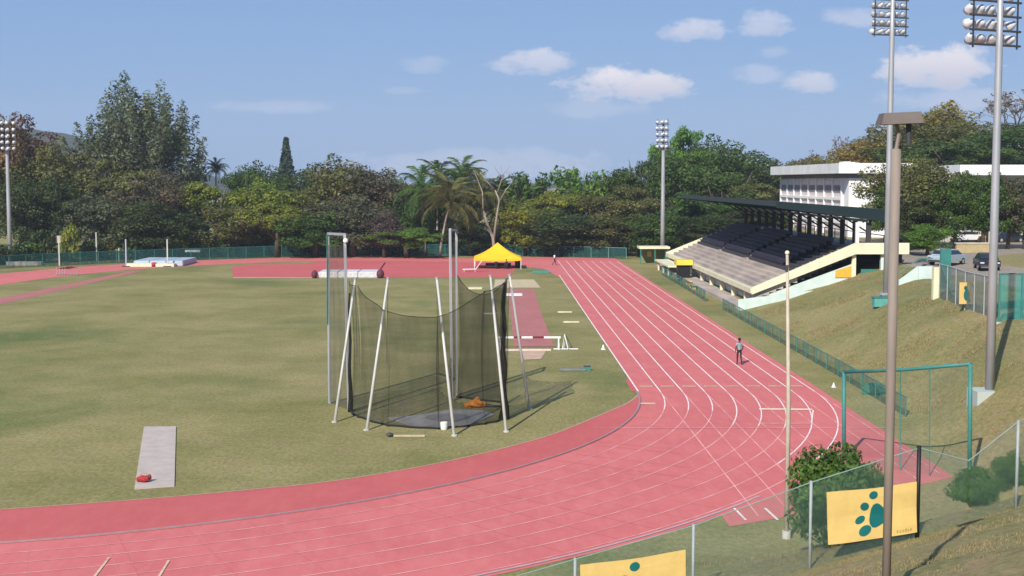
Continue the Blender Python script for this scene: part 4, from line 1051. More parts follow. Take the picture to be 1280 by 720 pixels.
for x in (2.6, 8.): MB().beam((x,-.2,0),(x,-.2,zc_-.6),.25,.25).build('column', CREAM, rb_)
MB().box(2.9,4.,2.3,2.47,0.2,zc_-.8).build('doorway', GLASS, rb_)
# lamp post / pale utility post with orange transformer by the building
p = hit(1229, 306); o = thing('utility_post', p, 'slim cream post on the terrace left of the nearest floodlight mast', 'post')
MB().tube([(0,0,-.2),(0,0,at(1228,262,p.y).z-p.z)], .1, 8).build('post', CREAM, o); MB().box(-.45,.2,-.3,.3,-.1,1.).build('box', mat('orange_box', (.55,.26,.06), .7), o)
p = hit(1214, 316); 
o = thing('retaining_wall', p, 'low sandy coloured retaining wall between the parked cars on the terrace', 'wall'); MB().box(-1.6,2.,-.2,.2,-.3,.95).build('wall', mat('sandy_wall', (.42,.33,.18), .9), o); MB().box(-1.7,2.1,-.28,.28,.95,1.05).build('coping', CONCL, o)

# ------------------------------------------------------------------ cars
def car(u, v, label, paint, rz, L=4.0):
    p = hit(u, v); root = thing('parked_car', p, label, 'car', 'cars parked on the terrace', rz)
    W = 1.7; prof = [(-L/2,.35),(-L/2,.72),(-L/2+.15,.86),(-L*.30,.93),(-L*.16,1.36),(-L*.05,1.43),(L*.14,1.43),(L*.24,1.36),(L*.36,.95),(L*.46,.90),(L/2,.72),(L/2,.35)]
    m = MB(); n = len(prof); secs = [(-1,.0),(-.97,.05),(.97,.05),(1,.0)]
    rows = []
    for yy in (-W/2, -W/2+.10, W/2-.10, W/2):
        idx = []
        for x, z in prof:
            ins = 0 if abs(yy) < W/2 else 0
            tum = max(0, z-.9)*.42
            y = yy*(1-tum/(W/2)) ; zz = z-(.05 if abs(yy) > W/2-.05 and z > .9 else 0)
            idx.append(len(m.v)); m.v.append((x, y, zz))
        rows.append(idx)
    for r0, r1 in zip(rows, rows[1:]):
        for i in range(n-1): m.f.append((r0[i], r0[i+1], r1[i+1], r1[i]))
        m.f.append((r0[n-1], r0[0], r1[0], r1[n-1]))
    m.f.append(tuple(rows[0])[::-1]); m.f.append(tuple(rows[-1]))
    m.build('body', paint, root, smooth=False)
    for sy in (-1, 1):
        y = sy*(W/2-.10)
        g = MB(); pts = [(-L*.27,.97),(-L*.155,1.31),(L*.135,1.35),(L*.30,.99)]
        g.add([(x, sy*(W/2*(1-(max(0,z-.9)*.42)/(W/2))+.012), z) for x, z in pts], [(0,1,2,3)]); g.build('side_window', GLASS, root)
        MB().box(-.03,.03,sy*(W/2+.0)-.0,sy*(W/2+.0)+.02,.95,1.34)
        for x in (-L*.31, L*.31):
            w = MB().tube([(x,sy*(W/2-.19),.31),(x,sy*(W/2+.01),.31)], .31, 14).build('wheel', TYRE, root); MB().tube([(x,sy*(W/2+.0),.31),(x,sy*(W/2+.02),.31)], .18, 10).build('rim', GALV, w)
        MB().box(-L/2-.01,-L/2+.05,sy*.62-.16,sy*.62+.16,.62,.74).build('headlight', LENS, root); MB().box(L/2-.05,L/2+.01,sy*.62-.14,sy*.62+.14,.62,.76).build('tail_light', REDP, root)
    for a, b in ((3,4),(8,7)):
        (x0, z0_), (x1, z1_) = prof[a], prof[b]; t0, t1 = .12, .9
        P = lambda t, s: (x0+(x1-x0)*t+(.02 if x0 > 0 else -.02), s*(W/2-.12-(.12*t)), z0_+(z1_-z0_)*t+.015)
        MB().add([P(t0,-1),P(t0,1),P(t1,1),P(t1,-1)], [(0,1,2,3)]).build('windscreen', GLASS, root)
    MB().box(-L/2-.06,-L/2+.04,-.75,.75,.33,.52).build('bumper', DARKM, root); MB().box(L/2-.04,L/2+.06,-.75,.75,.33,.52).build('bumper', DARKM, root)
    return root
CARS = mat('silver_blue_car_paint', (.42,.50,.54), .3, .3, spec=.5); CARB = mat('black_car_paint', (.015,.015,.02), .25, spec=.5); CARW = mat('white_car_paint', (.7,.7,.72), .3, spec=.5); CARD = mat('dark_blue_car_paint', (.02,.025,.05), .3, spec=.5)
car(1184, 331, 'silver blue car parked on the terrace above the grassy bank', CARS, R(222))
car(1233, 337, 'black car parked behind the nearest floodlight mast', CARB, R(78))
car(1259, 303, 'dark car parked highest up on the terrace at right', CARD, R(190))
car(1208, 303, 'white car parked under the building awning', CARW, R(185))

# ------------------------------------------------------------------ terrace fences and hoarding
a = hit(1176, 384); b = hit(1236, 396)
tf = fence('terrace_fence', 'grey green mesh fence along the top of the bank below the parked cars', [(hit(1174,372).x, hit(1174,372).y), (hit(1206,386).x, hit(1206,386).y), (hit(1243,398).x, hit(1243,398).y)], 2.2, 2.6,
      alpha_noise('grey_green_screen', (.19,.25,.22), .5, .75, 2.), mat('grey_post', (.35,.36,.36), .6), .05)
p = hit(1208, 384); tl, br = at(1199.5,353,p.y-.7), at(1217,380,p.y-.7)
o = thing('small_banner', (tl.x, p.y-.7, br.z), 'small yellow poster with dark green print on the terrace fence', 'poster')
w, h = br.x-tl.x, tl.z-br.z; MB().box(0,w,0,.03,0,h).build('sheet', YELP, o)
m = MB(); m.ball((w*.5,-.03,h*.42), .26*w, 10, 6, (.8,.06,1.5)); m.ball((w*.42,-.03,h*.75), .12*w, 8, 6, (1,.1,1.2)); m.ball((w*.62,-.03,h*.18), .13*w, 8, 6, (1,.1,1.2)); m.build('print', PAWG, o)
p = hit(1172, 372); o = thing('gate_pillar', p, 'pale cream pillar with teal panel at the corner of the terrace fence', 'pillar')
MB().box(-.35,.1,-.2,.2,-.2,2.).build('pillar', CREAM, o); MB().box(.12,.8,-.1,.1,.6,3.2).build('panel', TEAL, o); MB().tube([(.9,0,.0),(.5,0,2.6)], .06, 6).build('brace', TEAL, o)
q0, q1 = hit(1247, 405), hit(1283, 412)
tw = thing('teal_hoarding', q0, 'teal corrugated hoarding and fence at the right edge above the bank', 'hoarding')
Y = q0.y; ztop = at(1260, 342, Y).z-q0.z; zmid = at(1260, 402, Y).z-q0.z
for i in range(12): MB().box(i*.42, i*.42+.40, -.03+.03*(i % 2), .03+.03*(i % 2), -.3, zmid-.2).build('wall_panel', mat('teal_painted_wall', (.16,.36,.33), .8, col2=(.12,.28,.26)), tw)
MB().box(-.1,5.2,-.14,.14,zmid-.18,zmid-.02).build('coping', CONCL, tw)
for i in range(5): MB().beam((i*1.2+.05,0,zmid),(i*1.2+.05,0,ztop),.08,.08).build('post', TEAL, tw)
m = MB(); m.add([(0,.02,zmid),(5,.02,zmid),(5,.02,ztop),(0,.02,ztop)], [(0,1,2,3)]); m.build('mesh_panel', alpha_noise('teal_screen', (.05,.26,.23), .5, .8, 1.5), tw)
MB().beam((0,0,ztop),(5,0,ztop),.06,.06).build('rail', TEAL, tw); MB().beam((-.35,0,-.2),(-.35,0,ztop+.2),.14,.14).build('black_post', BLACKP, tw)
# ramp parapet right of the stand
c0 = hit(1124, 356); c1 = at(1165, 340, c0.y+3)
o = thing('ramp_parapet', c0, 'pale teal ramp parapet on the grass between grandstand and silver car', 'parapet')
h0 = .35; t1 = at(1148, 333, c0.y).z-c0.z; x1 = at(1148,333,c0.y).x-c0.x; x2 = at(1166,333,c0.y).x-c0.x
MB().hexa([(0,0,-.3),(x1,0,-.3),(x1,.25,-.3),(0,.25,-.3),(0,0,h0),(x1,0,t1),(x1,.25,t1),(0,.25,h0)]).build('slope_wall', TEALW, o)
MB().box(x1+.02,x2,0,.25,-.3,t1).build('end_wall', TEALW, o); MB().tube([(0,.1,h0+.5),(x1,.1,t1+.6),(x2,.1,t1+.6)], .04, 6).build('handrail', TEAL, o)
p = hit(1100, 383); o = thing('utility_box', p, 'small teal box on the grass left of the brown lamp pole', 'box'); MB().box(-.5,.5,-.35,.35,0,.62).build('body', mat('teal_box_paint', (.1,.34,.3), .7), o); MB().box(-.54,.54,-.39,.39,.62,.7).build('lid', TEAL, o)
p = hit(1090, 493); o = thing('folded_net', p, 'crumpled green net lying against the low fence near the net frame', 'net'); m = MB(); m.ball((0,0,.25), .5, 10, 7, (1.2,.7,.8)); m.ball((.6,0,.15), .3, 9, 6, (1.3,.8,.6))
m.v = [(x+rnd.uniform(-.07,.07), y+rnd.uniform(-.07,.07), max(0,z+rnd.uniform(-.06,.06))) for x, y, z in m.v]; m.build('net_heap', mat('green_net_heap', (.04,.15,.11), .9), o)

# ------------------------------------------------------------------ vegetation
rng = np.random.default_rng(5)
def leaves(lobes, per, size, seed, elong=1.6, out=1.0, flat_=.0):
    """many small four-cornered leaf sprays spread through a set of lobes (centre, radii)"""
    g = np.random.default_rng(seed); V = []
    for c, r, k in lobes:
        n = max(1, int(per*k)); d = g.normal(size=(n, 3)); d /= np.linalg.norm(d, axis=1)[:, None]
        rad = g.uniform(.45, 1.12, size=(n, 1))**.6
        p = np.array(c)+d*rad*np.array(r)
        nr = d*out+g.normal(size=(n, 3))*.55+np.array([0, 0, .25+flat_]); nr /= np.linalg.norm(nr, axis=1)[:, None]
        t = np.cross(nr, g.normal(size=(n, 3))); t /= np.linalg.norm(t, axis=1)[:, None]; b = np.cross(nr, t)
        s = size*g.uniform(.55, 1.35, size=(n, 1))
        q = np.stack([p-t*s*elong/2, p-b*s*.5+nr*s*.12, p+t*s*elong/2, p+b*s*.5+nr*s*.12], axis=1)
        V.append(q)
    V = np.concatenate(V).reshape(-1, 3); n = len(V)//4
    me = bpy.data.meshes.new('crown'); me.vertices.add(len(V)); me.vertices.foreach_set('co', V.astype(np.float32).ravel())
    me.loops.add(4*n); me.loops.foreach_set('vertex_index', np.arange(4*n, dtype=np.int32))
    me.polygons.add(n); me.polygons.foreach_set('loop_start', np.arange(0, 4*n, 4, dtype=np.int32)); me.polygons.foreach_set('loop_total', np.full(n, 4, dtype=np.int32))
    me.update(calc_edges=True); me.materials.append(LEAF['green']); return me
def lobes_ellipsoid(g, n, c, r, lr, floor=None, top=1.):
    L = []
    for i in range(n):
        d = g.normal(size=3); d /= np.linalg.norm(d); q = np.array(c)+d*np.array(r)*g.uniform(.35, 1.0)
        s = g.uniform(*lr); L.append((q, (s*g.uniform(.9,1.3), s*g.uniform(.9,1.3), s*g.uniform(.6,.9)), (s/lr[1])**2))
    return L
def trunkmesh(seed, h, r, limbs, spread, z0=.25):
    q = random.Random(seed); m = MB(); top = Vector((q.uniform(-.4,.4), q.uniform(-.4,.4), h*.62))
    m.tube([(0,0,-.5),(top.x*.3,top.y*.5,h*z0),top], [r*1.25, r, r*.55], 8)
    for i in range(limbs):
        a = 2*math.pi*i/limbs+q.uniform(-.4,.4); s = q.uniform(z0, .6); st_ = Vector((top.x*s*1.2, top.y*s*1.2, h*s)); e = Vector((math.cos(a)*spread*q.uniform(.6,1), math.sin(a)*spread*q.uniform(.6,1), h*q.uniform(.6,.92)))
        md_ = st_.lerp(e, .5)+Vector((math.cos(a)*.4, math.sin(a)*.4, -.2)); m.tube([st_, md_, e], [r*.5, r*.33, r*.12], 6)
        for k in range(2): e2 = md_+Vector((q.uniform(-1.6,1.6), q.uniform(-1.6,1.6), q.uniform(.8,2.2))); m.tube([md_, md_.lerp(e2,.5)+Vector((0,0,.2)), e2], [r*.26, r*.16, r*.06], 5)
    return m.mesh('trunk', BARK, True)
PROTO = {}
def proto(kind, seed):
    g = np.random.default_rng(seed)
    if kind == 'round':
        L = lobes_ellipsoid(g, 46, (0,0,7.6), (3.6,3.6,3.6), (.7,1.55))+lobes_ellipsoid(g, 14, (0,0,3.9), (3.4,3.4,1.6), (.7,1.3)); return leaves(L, 330, .20, seed), trunkmesh(seed, 12, .28, 6, 3.2), 12., 9.4
    if kind == 'spread':
        L = []
        for i in range(13):
            a = g.uniform(0, 6.28); rr = g.uniform(.5, 4.4); z = 10.2-.09*rr*rr-g.uniform(0, 2.6); c = (math.cos(a)*rr, math.sin(a)*rr, z)
            L += lobes_ellipsoid(g, 5, c, (1.3,1.3,.5), (.5,1.1))
        L += lobes_ellipsoid(g, 14, (0,0,5.8), (3.9,3.9,2.4), (.7,1.3))
        return leaves(L, 260, .20, seed, flat_=.4), trunkmesh(seed, 11, .3, 7, 3.8), 11.4, 10.6
    if kind == 'wispy':                    # tall feathery tree, crown of upright plumes with sky between
        L = []
        for i in range(46):
            a = i*2.399; rr = 4.3*((i+.5)/46)**.55; zt_ = 15.0-.27*rr*rr+g.uniform(-2.2,.5); h_ = g.uniform(2.4, 4.6)
            for k in range(6):
                t = k/5; L.append(((math.cos(a)*rr*(1+.12*t), math.sin(a)*rr*(1+.12*t), zt_-h_*(1-t)), (.62-.42*t+.12, .62-.42*t+.12, .6), (.85-.6*t)))
        L += lobes_ellipsoid(g, 34, (0,0,8.6), (4.0,4.0,2.6), (.5,.95))+lobes_ellipsoid(g, 16, (0,0,5.6), (3.2,3.2,2.2), (.7,1.2))
        return leaves(L, 120, .125, seed, 2.6), trunkmesh(seed, 14, .3, 10, 3.4), 15.4, 9.4
    if kind == 'bamboo':
        L = []
        for i in range(15):
            a = g.uniform(0, 6.28); lean = g.uniform(.4, 3.2); H = g.uniform(8.5, 12.3)
            for k in range(9):
                t = (k+1)/9; x = lean*t**2.2; z = H*(t-.12*t**4); L.append(((math.cos(a)*(x+.6), math.sin(a)*(x+.6), z), (.75,.75,.6), .5*(1.1-.55*t)))
        m = MB()
        for i in range(14):
            a = g.uniform(0, 6.28); lean = g.uniform(.4, 3.2); m.tube([(math.cos(a)*.5,math.sin(a)*.5,-.3),(math.cos(a)*(.5+lean*.3),math.sin(a)*(.5+lean*.3),6),(math.cos(a)*(.5+lean),math.sin(a)*(.5+lean),10.5)], [.06,.045,.015], 5)
        return leaves(L, 75, .30, seed, 2.6), m.mesh('trunk', BARK, True), 12., 7.6
    if kind == 'bush':
        L = lobes_ellipsoid(g, 26, (0,0,1.5), (1.9,1.9,1.2), (.45,.9)); m = MB()
        for i in range(7):
            a = i*.9; m.tube([(0,0,-.2),(math.cos(a)*.6,math.sin(a)*.6,.9),(math.cos(a)*1.3,math.sin(a)*1.3,2.)], [.06,.04,.02], 5)
        return leaves(L, 95, .24, seed), m.mesh('stems', BARK, True), 3.1, 4.8
    if kind == 'nearbush':
        L = lobes_ellipsoid(g, 60, (0,0,1.3), (1.6,1.6,1.1), (.38,.72)); m = MB()
        for i in range(9):
            a = i*.7; m.tube([(0,0,-.2),(math.cos(a)*.6,math.sin(a)*.6,.9),(math.cos(a)*1.3,math.sin(a)*1.3,2.)], [.05,.035,.012], 5)
        return leaves(L, 330, .10, seed, 2.), m.mesh('stems', BARK, True), 2.8, 4.2
    if kind == 'twig':
        q = random.Random(seed); m = MB(); tips = []
        def br(p, d, L_, r, dep):
            e = p+d*L_; m.tube([p, p.lerp(e,.5)+Vector((q.uniform(-.1,.1)*L_, q.uniform(-.1,.1)*L_, 0)), e], [r, r*.8, r*.6], 5 if dep > 1 else 3, cap=False)
            if dep == 0: tips.append(e); return
            for k in range(3 if dep > 1 else 4):
                nd_ = (d+Vector((q.uniform(-.8,.8), q.uniform(-.8,.8), q.uniform(-.15,.6)))).normalized(); br(p.lerp(e, q.uniform(.55,1.)), nd_, L_*q.uniform(.6,.8), r*.55, dep-1)
        br(Vector((0,0,-.3)), Vector((0,0,1)), 3.6, .22, 5)
        L = [((t.x,t.y,t.z), (.35,.35,.3), 1.) for t in q.sample(tips, min(150, len(tips)))]
        return leaves(L, 5, .24, seed), m.mesh('trunk', mat('grey_bark', (.24,.2,.175), .9, col2=(.16,.13,.12)), False), 10.5, 9.
def getp(kind, var):
    k = (kind, var)
    if k not in PROTO: PROTO[k] = proto(kind, 100+var*17+sum(map(ord, kind)))
    return PROTO[k]
def plant(name, kind, var, x, y, H, Wd, leaf, label, group, cat='tree', z=None, partname='crown'):
    cr, tr, h0, w0 = getp(kind, var); root = thing(name, (x, y, terrain(x, y) if z is None else z), label, cat, group)
    sc = (Wd/w0, Wd/w0, H/h0); rz = rnd.uniform(0, 6.28)
    c = link(partname, cr, root, (0,0,0), rz, sc); c.material_slots[0].link = 'OBJECT'; c.material_slots[0].material = LEAF[leaf]
    link('trunk' if cat == 'tree' else 'stems', tr, root, (0,0,0), rz, sc); return root
def tree_px(u, vt, w, Y, kind, leaf, label, name='tree', **k):
    t = at(u, vt, Y); z = terrain(t.x, Y); plant(name, kind, rnd.randrange(4) if kind in ('round','spread') else rnd.randrange(2), t.x, Y, (t.z-z)*1.05, w*(1.22 if kind in ('round','spread') else 1.08)*Y/FPX, leaf, label, 'trees beyond the far fence' if Y > 190 and u < 990 else 'trees on the slope at right', **k)
T = [
 (-14,138,110,214,'round','rust','reddish brown tree at the very left edge behind the floodlight mast'),
 (24,146,100,226,'round','rust','tall rust-topped dark tree just right of the left floodlight mast'),
 (60,172,92,214,'round','olive','olive brown tree sloping down towards the far bluish hill'),
 (28,215,80,205,'round','dark','dark green tree low beside the left floodlight mast'),
 (74,222,80,207,'round','dark','deep shaded tree behind the fence between left mast and yellow-leaved shrub'),
 (104,205,74,218,'round','brown','brownish half-bare tree below and left of the tall feathery tree'),
 (172,104,150,226,'wispy','grey','tallest tree, feathery and grey green, with sky showing through its plumes'),
 (142,200,96,213,'spread','olive','dull olive bushy tree directly under the tall feathery tree, left half'),
 (128,240,90,206,'round','grey','dull grey green tree low behind the left end of the pole vault mat'),
 (193,214,100,209,'round','brown','brown leafed tree directly under the tall feathery tree, right half'),
 (182,250,90,203,'round','dark','dark tree low behind the pole vault mat'),
 (232,208,62,232,'round','olive','olive tree peeping over just right of the tall feathery tree'),
 (256,220,96,214,'spread','yellow','bright yellow-green tree right of the brown trees'),
 (225,262,80,206,'round','dark','dark shaded tree under the yellow-green tree'),
 (312,204,84,228,'round','green','mid green tree right of the yellow-green tree and left of the pine'),
 (336,222,88,216,'round','yellow','yellow olive tree under the slender pine'),
 (285,252,86,208,'round','olive','olive tree low behind the fence, below the yellow-green tree'),
 (345,250,86,208,'spread','yellow','yellowish spreading tree low behind the fence, left of the large brown-olive tree'),
 (330,201,70,262,'round','dark','dark distant tree left of the pine on the skyline'),
 (395,204,90,262,'round','dark','dark distant tree right of the pine on the skyline'),
 (390,228,86,217,'round','olive','dull olive tree right of the pine, in front of the distant dark trees'),
 (395,262,92,208,'round','green','green rounded tree behind the fence left of the cage'),
 (432,193,100,219,'round','olive','large rounded olive tree standing highest between pine and palms'),
 (466,206,92,216,'round','brown','brown-olive tree forming the right shoulder of the large rounded olive tree'),
 (440,245,96,209,'round','grey','grey green tree in the middle below the large rounded olive tree'),
 (480,262,52,207,'round','purple','small purplish bare-leaved tree between the grey green tree and the bright bush'),
 (500,214,76,224,'round','olive','olive tree left of the coconut palms'),
 (508,252,70,214,'round','green','green tree below the left coconut palm'),
 (508,281,80,206,'spread','bright','low bright green tree behind the fence left of the palm trunks'),
 (540,222,70,228,'round','green','green tree showing between the two coconut palms'),
 (596,232,74,222,'spread','olive','olive tree between the palms and the bare white-limbed tree'),
 (588,270,70,212,'round','dark','dark tree in the shade under the right palms'),
 (640,222,60,232,'round','green','green tree directly behind the bare white-limbed tree'),
 (660,206,66,224,'bamboo','green','green bamboo clump with soft arching tips right of the bare tree'),
 (655,250,76,212,'round','yellow','yellow olive tree low behind the tent'),
 (690,232,70,220,'spread','yellow','yellow olive tree right of the green bamboo clump'),
 (726,206,70,226,'bamboo','bright','pale green bamboo clump with drooping tip at the dip of the skyline'),
 (700,262,104,210,'round','dark','broad dark tree low behind the right end of the far fence'),
 (752,236,78,222,'round','olive','olive tree at the lowest dip right of the drooping bamboo'),
 (762,268,90,211,'round','olive','dull olive tree behind the cream-roofed hut'),
 (782,206,76,226,'spread','green','green tree climbing left of the far floodlight mast'),
 (800,232,80,216,'spread','olive','olive spreading tree left of the far floodlight mast, mid height'),
 (812,186,84,236,'spread','dark','dark green tree just left of the far floodlight head'),
 (818,262,84,208,'round','green','green tree at the foot of the far floodlight mast'),
 (854,158,66,240,'spread','bright','flat topped bright green tree rising right of the far floodlight head'),
 (850,186,90,230,'round','green','rounded green tree behind the far floodlight mast'),
 (866,240,90,214,'spread','green','green tree right of the far mast behind the far end of the stand roof'),
 (905,168,104,238,'round','green','biggest green dome-crowned tree above the grandstand roof'),
 (904,208,100,226,'round','green','lower green tree beneath the big dome-crowned tree'),
 (944,192,74,236,'round','dark','dark green tree at the right shoulder of the dome-crowned tree'),
 (948,224,76,224,'spread','olive','olive green tree touching the left end of the white building'),
 (890,268,90,206,'round','dark','dark tree seen under the grandstand roof, far end'),
 (935,262,90,204,'round','dark','dark tree seen under the grandstand roof, beside the white building'),
 (1000,203,70,262,'round','grey','low grey green tree above the left end of the white roof'),
 (1022,198,90,232,'round','olive','olive tree right behind the middle of the white roof'),
 (982,200,60,236,'round','olive','olive tree just above the left corner of the white roof'),
 (1232,214,64,145,'round','green','green tree covering the roof of the terrace building left of the nearest mast'),
 (1022,186,64,258,'twig','twig','bare twiggy tree above the left part of the white roof'),
 (1052,168,70,262,'twig','twig','bare purplish twiggy tree above the middle of the white roof'),
 (1046,190,96,240,'round','orange','orange-tinged tree over the middle of the white roof'),
 (1085,174,110,244,'round','orange','orange olive tree left of the grey mast behind the white building'),
 (1092,160,66,262,'twig','twig','bare twiggy tree left of the brown lamp head'),
 (1128,148,105,250,'round','olive','olive tree behind the brown lamp head'),
 (1170,126,112,256,'round','orange','highest rusty-topped tree on the hill at right'),
 (1150,172,120,236,'round','green','green tree on the slope below the rusty-topped hill tree'),
 (1206,146,105,246,'round','olive','olive tree right of the rusty-topped hill tree'),
 (1200,176,110,226,'spread','green','green tree on the slope left of the nearest mast'),
 (1258,158,110,236,'round','green','green tree on the slope right of the nearest mast'),
 (1238,150,70,262,'twig','twig','bare twiggy tree directly behind the nearest mast'),
 (1272,112,100,270,'twig','twig','tallest bare twiggy tree at the top right edge'),
 (1290,150,90,250,'round','dark','dark green tree at the right edge under the tallest twiggy tree'),
 (1124,194,92,158,'round','olive','olive tree covering the right end of the white building'),
 (1164,198,92,149,'round','olive','olive tree between the white building and the terrace building'),
 (1112,230,56,156,'round','green','dark tree beside the right end wall of the white building'),
 (1146,238,72,148,'round','dark','dark shady tree behind the right end of the grandstand'),
 (1196,214,66,146,'round','green','green tree left of the teal balcony of the terrace building'),
 (1160,279,56,134,'round','bright','small bright green tree above the silver blue car'),
 (1135,290,50,138,'round','dark','low dark tree left of the small bright green tree'),
 (1262,218,64,146,'round','brown','small brown tree in front of the terrace building, right of the nearest mast'),
 (1282,232,46,146,'round','green','small green tree at the right edge in front of the terrace building'),
]
for a in T: tree_px(*a)
# undergrowth along the far fence
LMK = [(-1,'at the extreme left edge'),(60,'behind the left floodlight mast'),(150,'left of the pole vault mat'),(235,'behind the pole vault mat'),(330,'behind the fence below the yellow-green tree'),(405,'behind the fence left of the cage'),
       (480,'behind the cage gate and high jump mat'),(560,'left of the trunk of the biggest palm'),(660,'behind the yellow tent'),(770,'behind the railed fence at the straight'),(860,'behind the cream-roofed hut'),(1000,'behind the far end of the grandstand')]
LCOL = dict(dark='dark', green='mid green', olive='olive', grey='greyish', yellow='yellowish')
UC = {}
def ulabel(u, lf):
    w = [b for a, b in LMK if u < a][0]; UC[w] = UC.get(w, 0)+1
    return f"{['first','second','third','fourth','fifth','sixth'][UC[w]-1]} {LCOL[lf]} fence bush {w}"
for i, u in enumerate(range(-23, 985, 27)):
    Y = float(np.interp(u, [0,60,150,240,400,560,660,780,980], [190,196,203,206,218,219,217,210,206]))+rnd.uniform(-1, 2)
    x = at(u+rnd.uniform(-6,6), 300, Y).x; lf = rnd.choice(['dark','dark','green','olive','dark','grey']) if not 195 < u < 600 else rnd.choice(['green','yellow','olive','dark','green'])
    plant('bush', 'bush', i % 2, x, Y, rnd.uniform(3.2,5.4), rnd.uniform(4.6,6.6), lf, ulabel(u, lf), 'undergrowth along the far fence', 'bush', partname='foliage')
for i, (u, v, w, h, lf, lab) in enumerate(((86,300,26,36,'yellow','yellow leafed shrub behind the far fence near the left end'),(1225,150,1,1,'dark',''))):
    if not lab: continue
    Y = 196.; x = at(u, v, Y).x; plant('shrub', 'bush', 0, x, Y, 6., 4., lf, lab, 'shrubs', 'shrub', partname='foliage')
# bushes by the near fence
for (u, v, w, h, lf, lab) in ((1048,684,146,128,'green','big leafy green bush behind the yellow banner'),(1072,660,84,90,'olive','olive bush just behind the big green bush'),(1221,656,76,58,'green','rounded green bush seen through the fence, right of the black post'),(1262,612,62,52,'green','green bush higher up the bank at the right edge')):
    p = hit(u, v)
    if p.y < 36.5: yy = 36.4 if u < 1240 else 42.; q = at(u, v, yy); p = gp(q.x, yy)
    plant('bush', 'nearbush', rnd.randrange(2), p.x, p.y, h*p.y/FPX, w*p.y/FPX, lf, lab, 'bushes by the near fence', 'bush', partname='foliage')

# Norfolk pine on the skyline
Y = 300.; t = at(357.5, 171, Y); H = t.z
pr = thing('pine_tree', (t.x, Y, 0), 'slender dark spire-shaped pine standing alone on the skyline', 'tree')
L = []
for k in range(30):
    z = H*.30+(H*.70)*k/30; r_ = (1-k/30)*3.1+.25
    for j in range(6): a = j*math.pi/3+k*.5; L.append(((math.cos(a)*r_*.55, math.sin(a)*r_*.55, z), (r_*.5, r_*.5, .28), .4+.5*(1-k/30)))
cr = leaves(L, 26, .5, 77, 2.); o = link('crown', cr, pr); o.material_slots[0].link = 'OBJECT'; o.material_slots[0].material = LEAF['greyblue']
MB().tube([(0,0,-.5),(0,0,H*.5),(0,0,H)], [.4,.25,.05], 8).build('trunk', BARK, pr)

# coconut palms
def frond_mesh(seed, L_=4.6):
    q = random.Random(seed); m = MB(); pts = []
    for i in range(13):
        t = i/12; a = .75-2.0*t**1.25; pts.append((0, 0, 0) if i == 0 else (pts[-1][0]+L_/12*math.cos(a), 0, pts[-1][2]+L_/12*math.sin(a)))
    for i in range(12):
        p, q2 = Vector(pts[i]), Vector(pts[i+1]); w = .03*(1-i/13)
        m.add([p+Vector((0,-w,0)), p+Vector((0,w,0)), q2+Vector((0,w,0)), q2+Vector((0,-w,0))], [(0,1,2,3)])
        if i == 0: continue
        for k in range(5):
            b = p.lerp(q2, k/5); ln = (1.05*math.sin(math.pi*min(1,(i+k/5)/13*.9+.12)))*q.uniform(.85,1.1)
            for s in (-1, 1):
                e = b+Vector((ln*.45, s*ln*q.uniform(.5,.85), -ln*q.uniform(.25,.75))); wd = Vector((.065,0,.02))
                m.add([b, b+wd, e+wd*.2, b.lerp(e,.55)-wd*.3+Vector((0,0,.03))], [(0,1,2,3)])
    return m
def palm_mesh(seed, n=28, droop=1.):
    q = random.Random(seed); out = MB(); base = frond_mesh(seed)
    for i in range(n):
        a = i*2.399+q.uniform(-.2,.2); tilt = R(q.uniform(-52, 38)) if i < n*.8 else R(q.uniform(40, 75)); s = q.uniform(.8,1.1)
        M = Matrix.Rotation(a, 4, 'Z') @ Matrix.Rotation(tilt*-1 if tilt > 0 else -tilt*.9, 4, 'Y') @ Matrix.Scale(s, 4)
        out.add([M @ Vector(v) for v in base.v], base.f)
    return out
palm_cr = [palm_mesh(3).mesh('crown', LEAF['green']), palm_mesh(9).mesh('crown', LEAF['green'])]
def palm(u, vc, Y, leaf, label, lean, s=1., var=0):
    c = at(u, vc, Y); z0 = terrain(c.x, Y); root = thing('coconut_palm', (c.x-lean, Y, z0), label, 'palm tree', 'coconut palms behind the far fence')
    o = link('crown', palm_cr[var], root, (lean, 0, c.z-z0), rnd.uniform(0,6.28), (s,s,s)); o.material_slots[0].link = 'OBJECT'; o.material_slots[0].material = LEAF[leaf]
    H = c.z-z0; MB().tube([(0,0,-.3),(lean*.2,0,H*.3),(lean*.6,0,H*.7),(lean,0,H+.1)], [.24,.17,.14,.13], 8).build('trunk', PALEBARK, root, smooth=True)
    m = MB()
    for k in range(9): a = k*.7; m.ball((lean+.26*math.cos(a), .26*math.sin(a), H-.2-.1*(k % 3)), .15, 6, 5)
    m.build('coconuts', mat('coconut_husk', (.22,.2,.07), .7), root)
palm(562, 256, 207, 'olive', 'biggest coconut palm with pale fronds in front of the dark gap', 1.6, 1.5, 0)
palm(527, 240, 213, 'green', 'coconut palm with dark drooping fronds left of the biggest palm', -.6, 1.45, 1)
palm(578, 228, 221, 'green', 'tall dark coconut palm rising behind the biggest palm', .8, 1.3, 0)
palm(548, 232, 224, 'green', 'green coconut palm between the left palm and the tall dark palm', .3, 1.4, 1)
palm(270, 212, 236, 'dark', 'small dark palm top on the skyline behind the yellow-green tree', .2, .62, 0)
palm(600, 244, 214, 'olive', 'olive coconut palm at the right of the palm group', .9, 1.3, 1)
palm(624, 240, 226, 'dark', 'dark palm partly hidden behind the bare tree', .4, .8, 0)

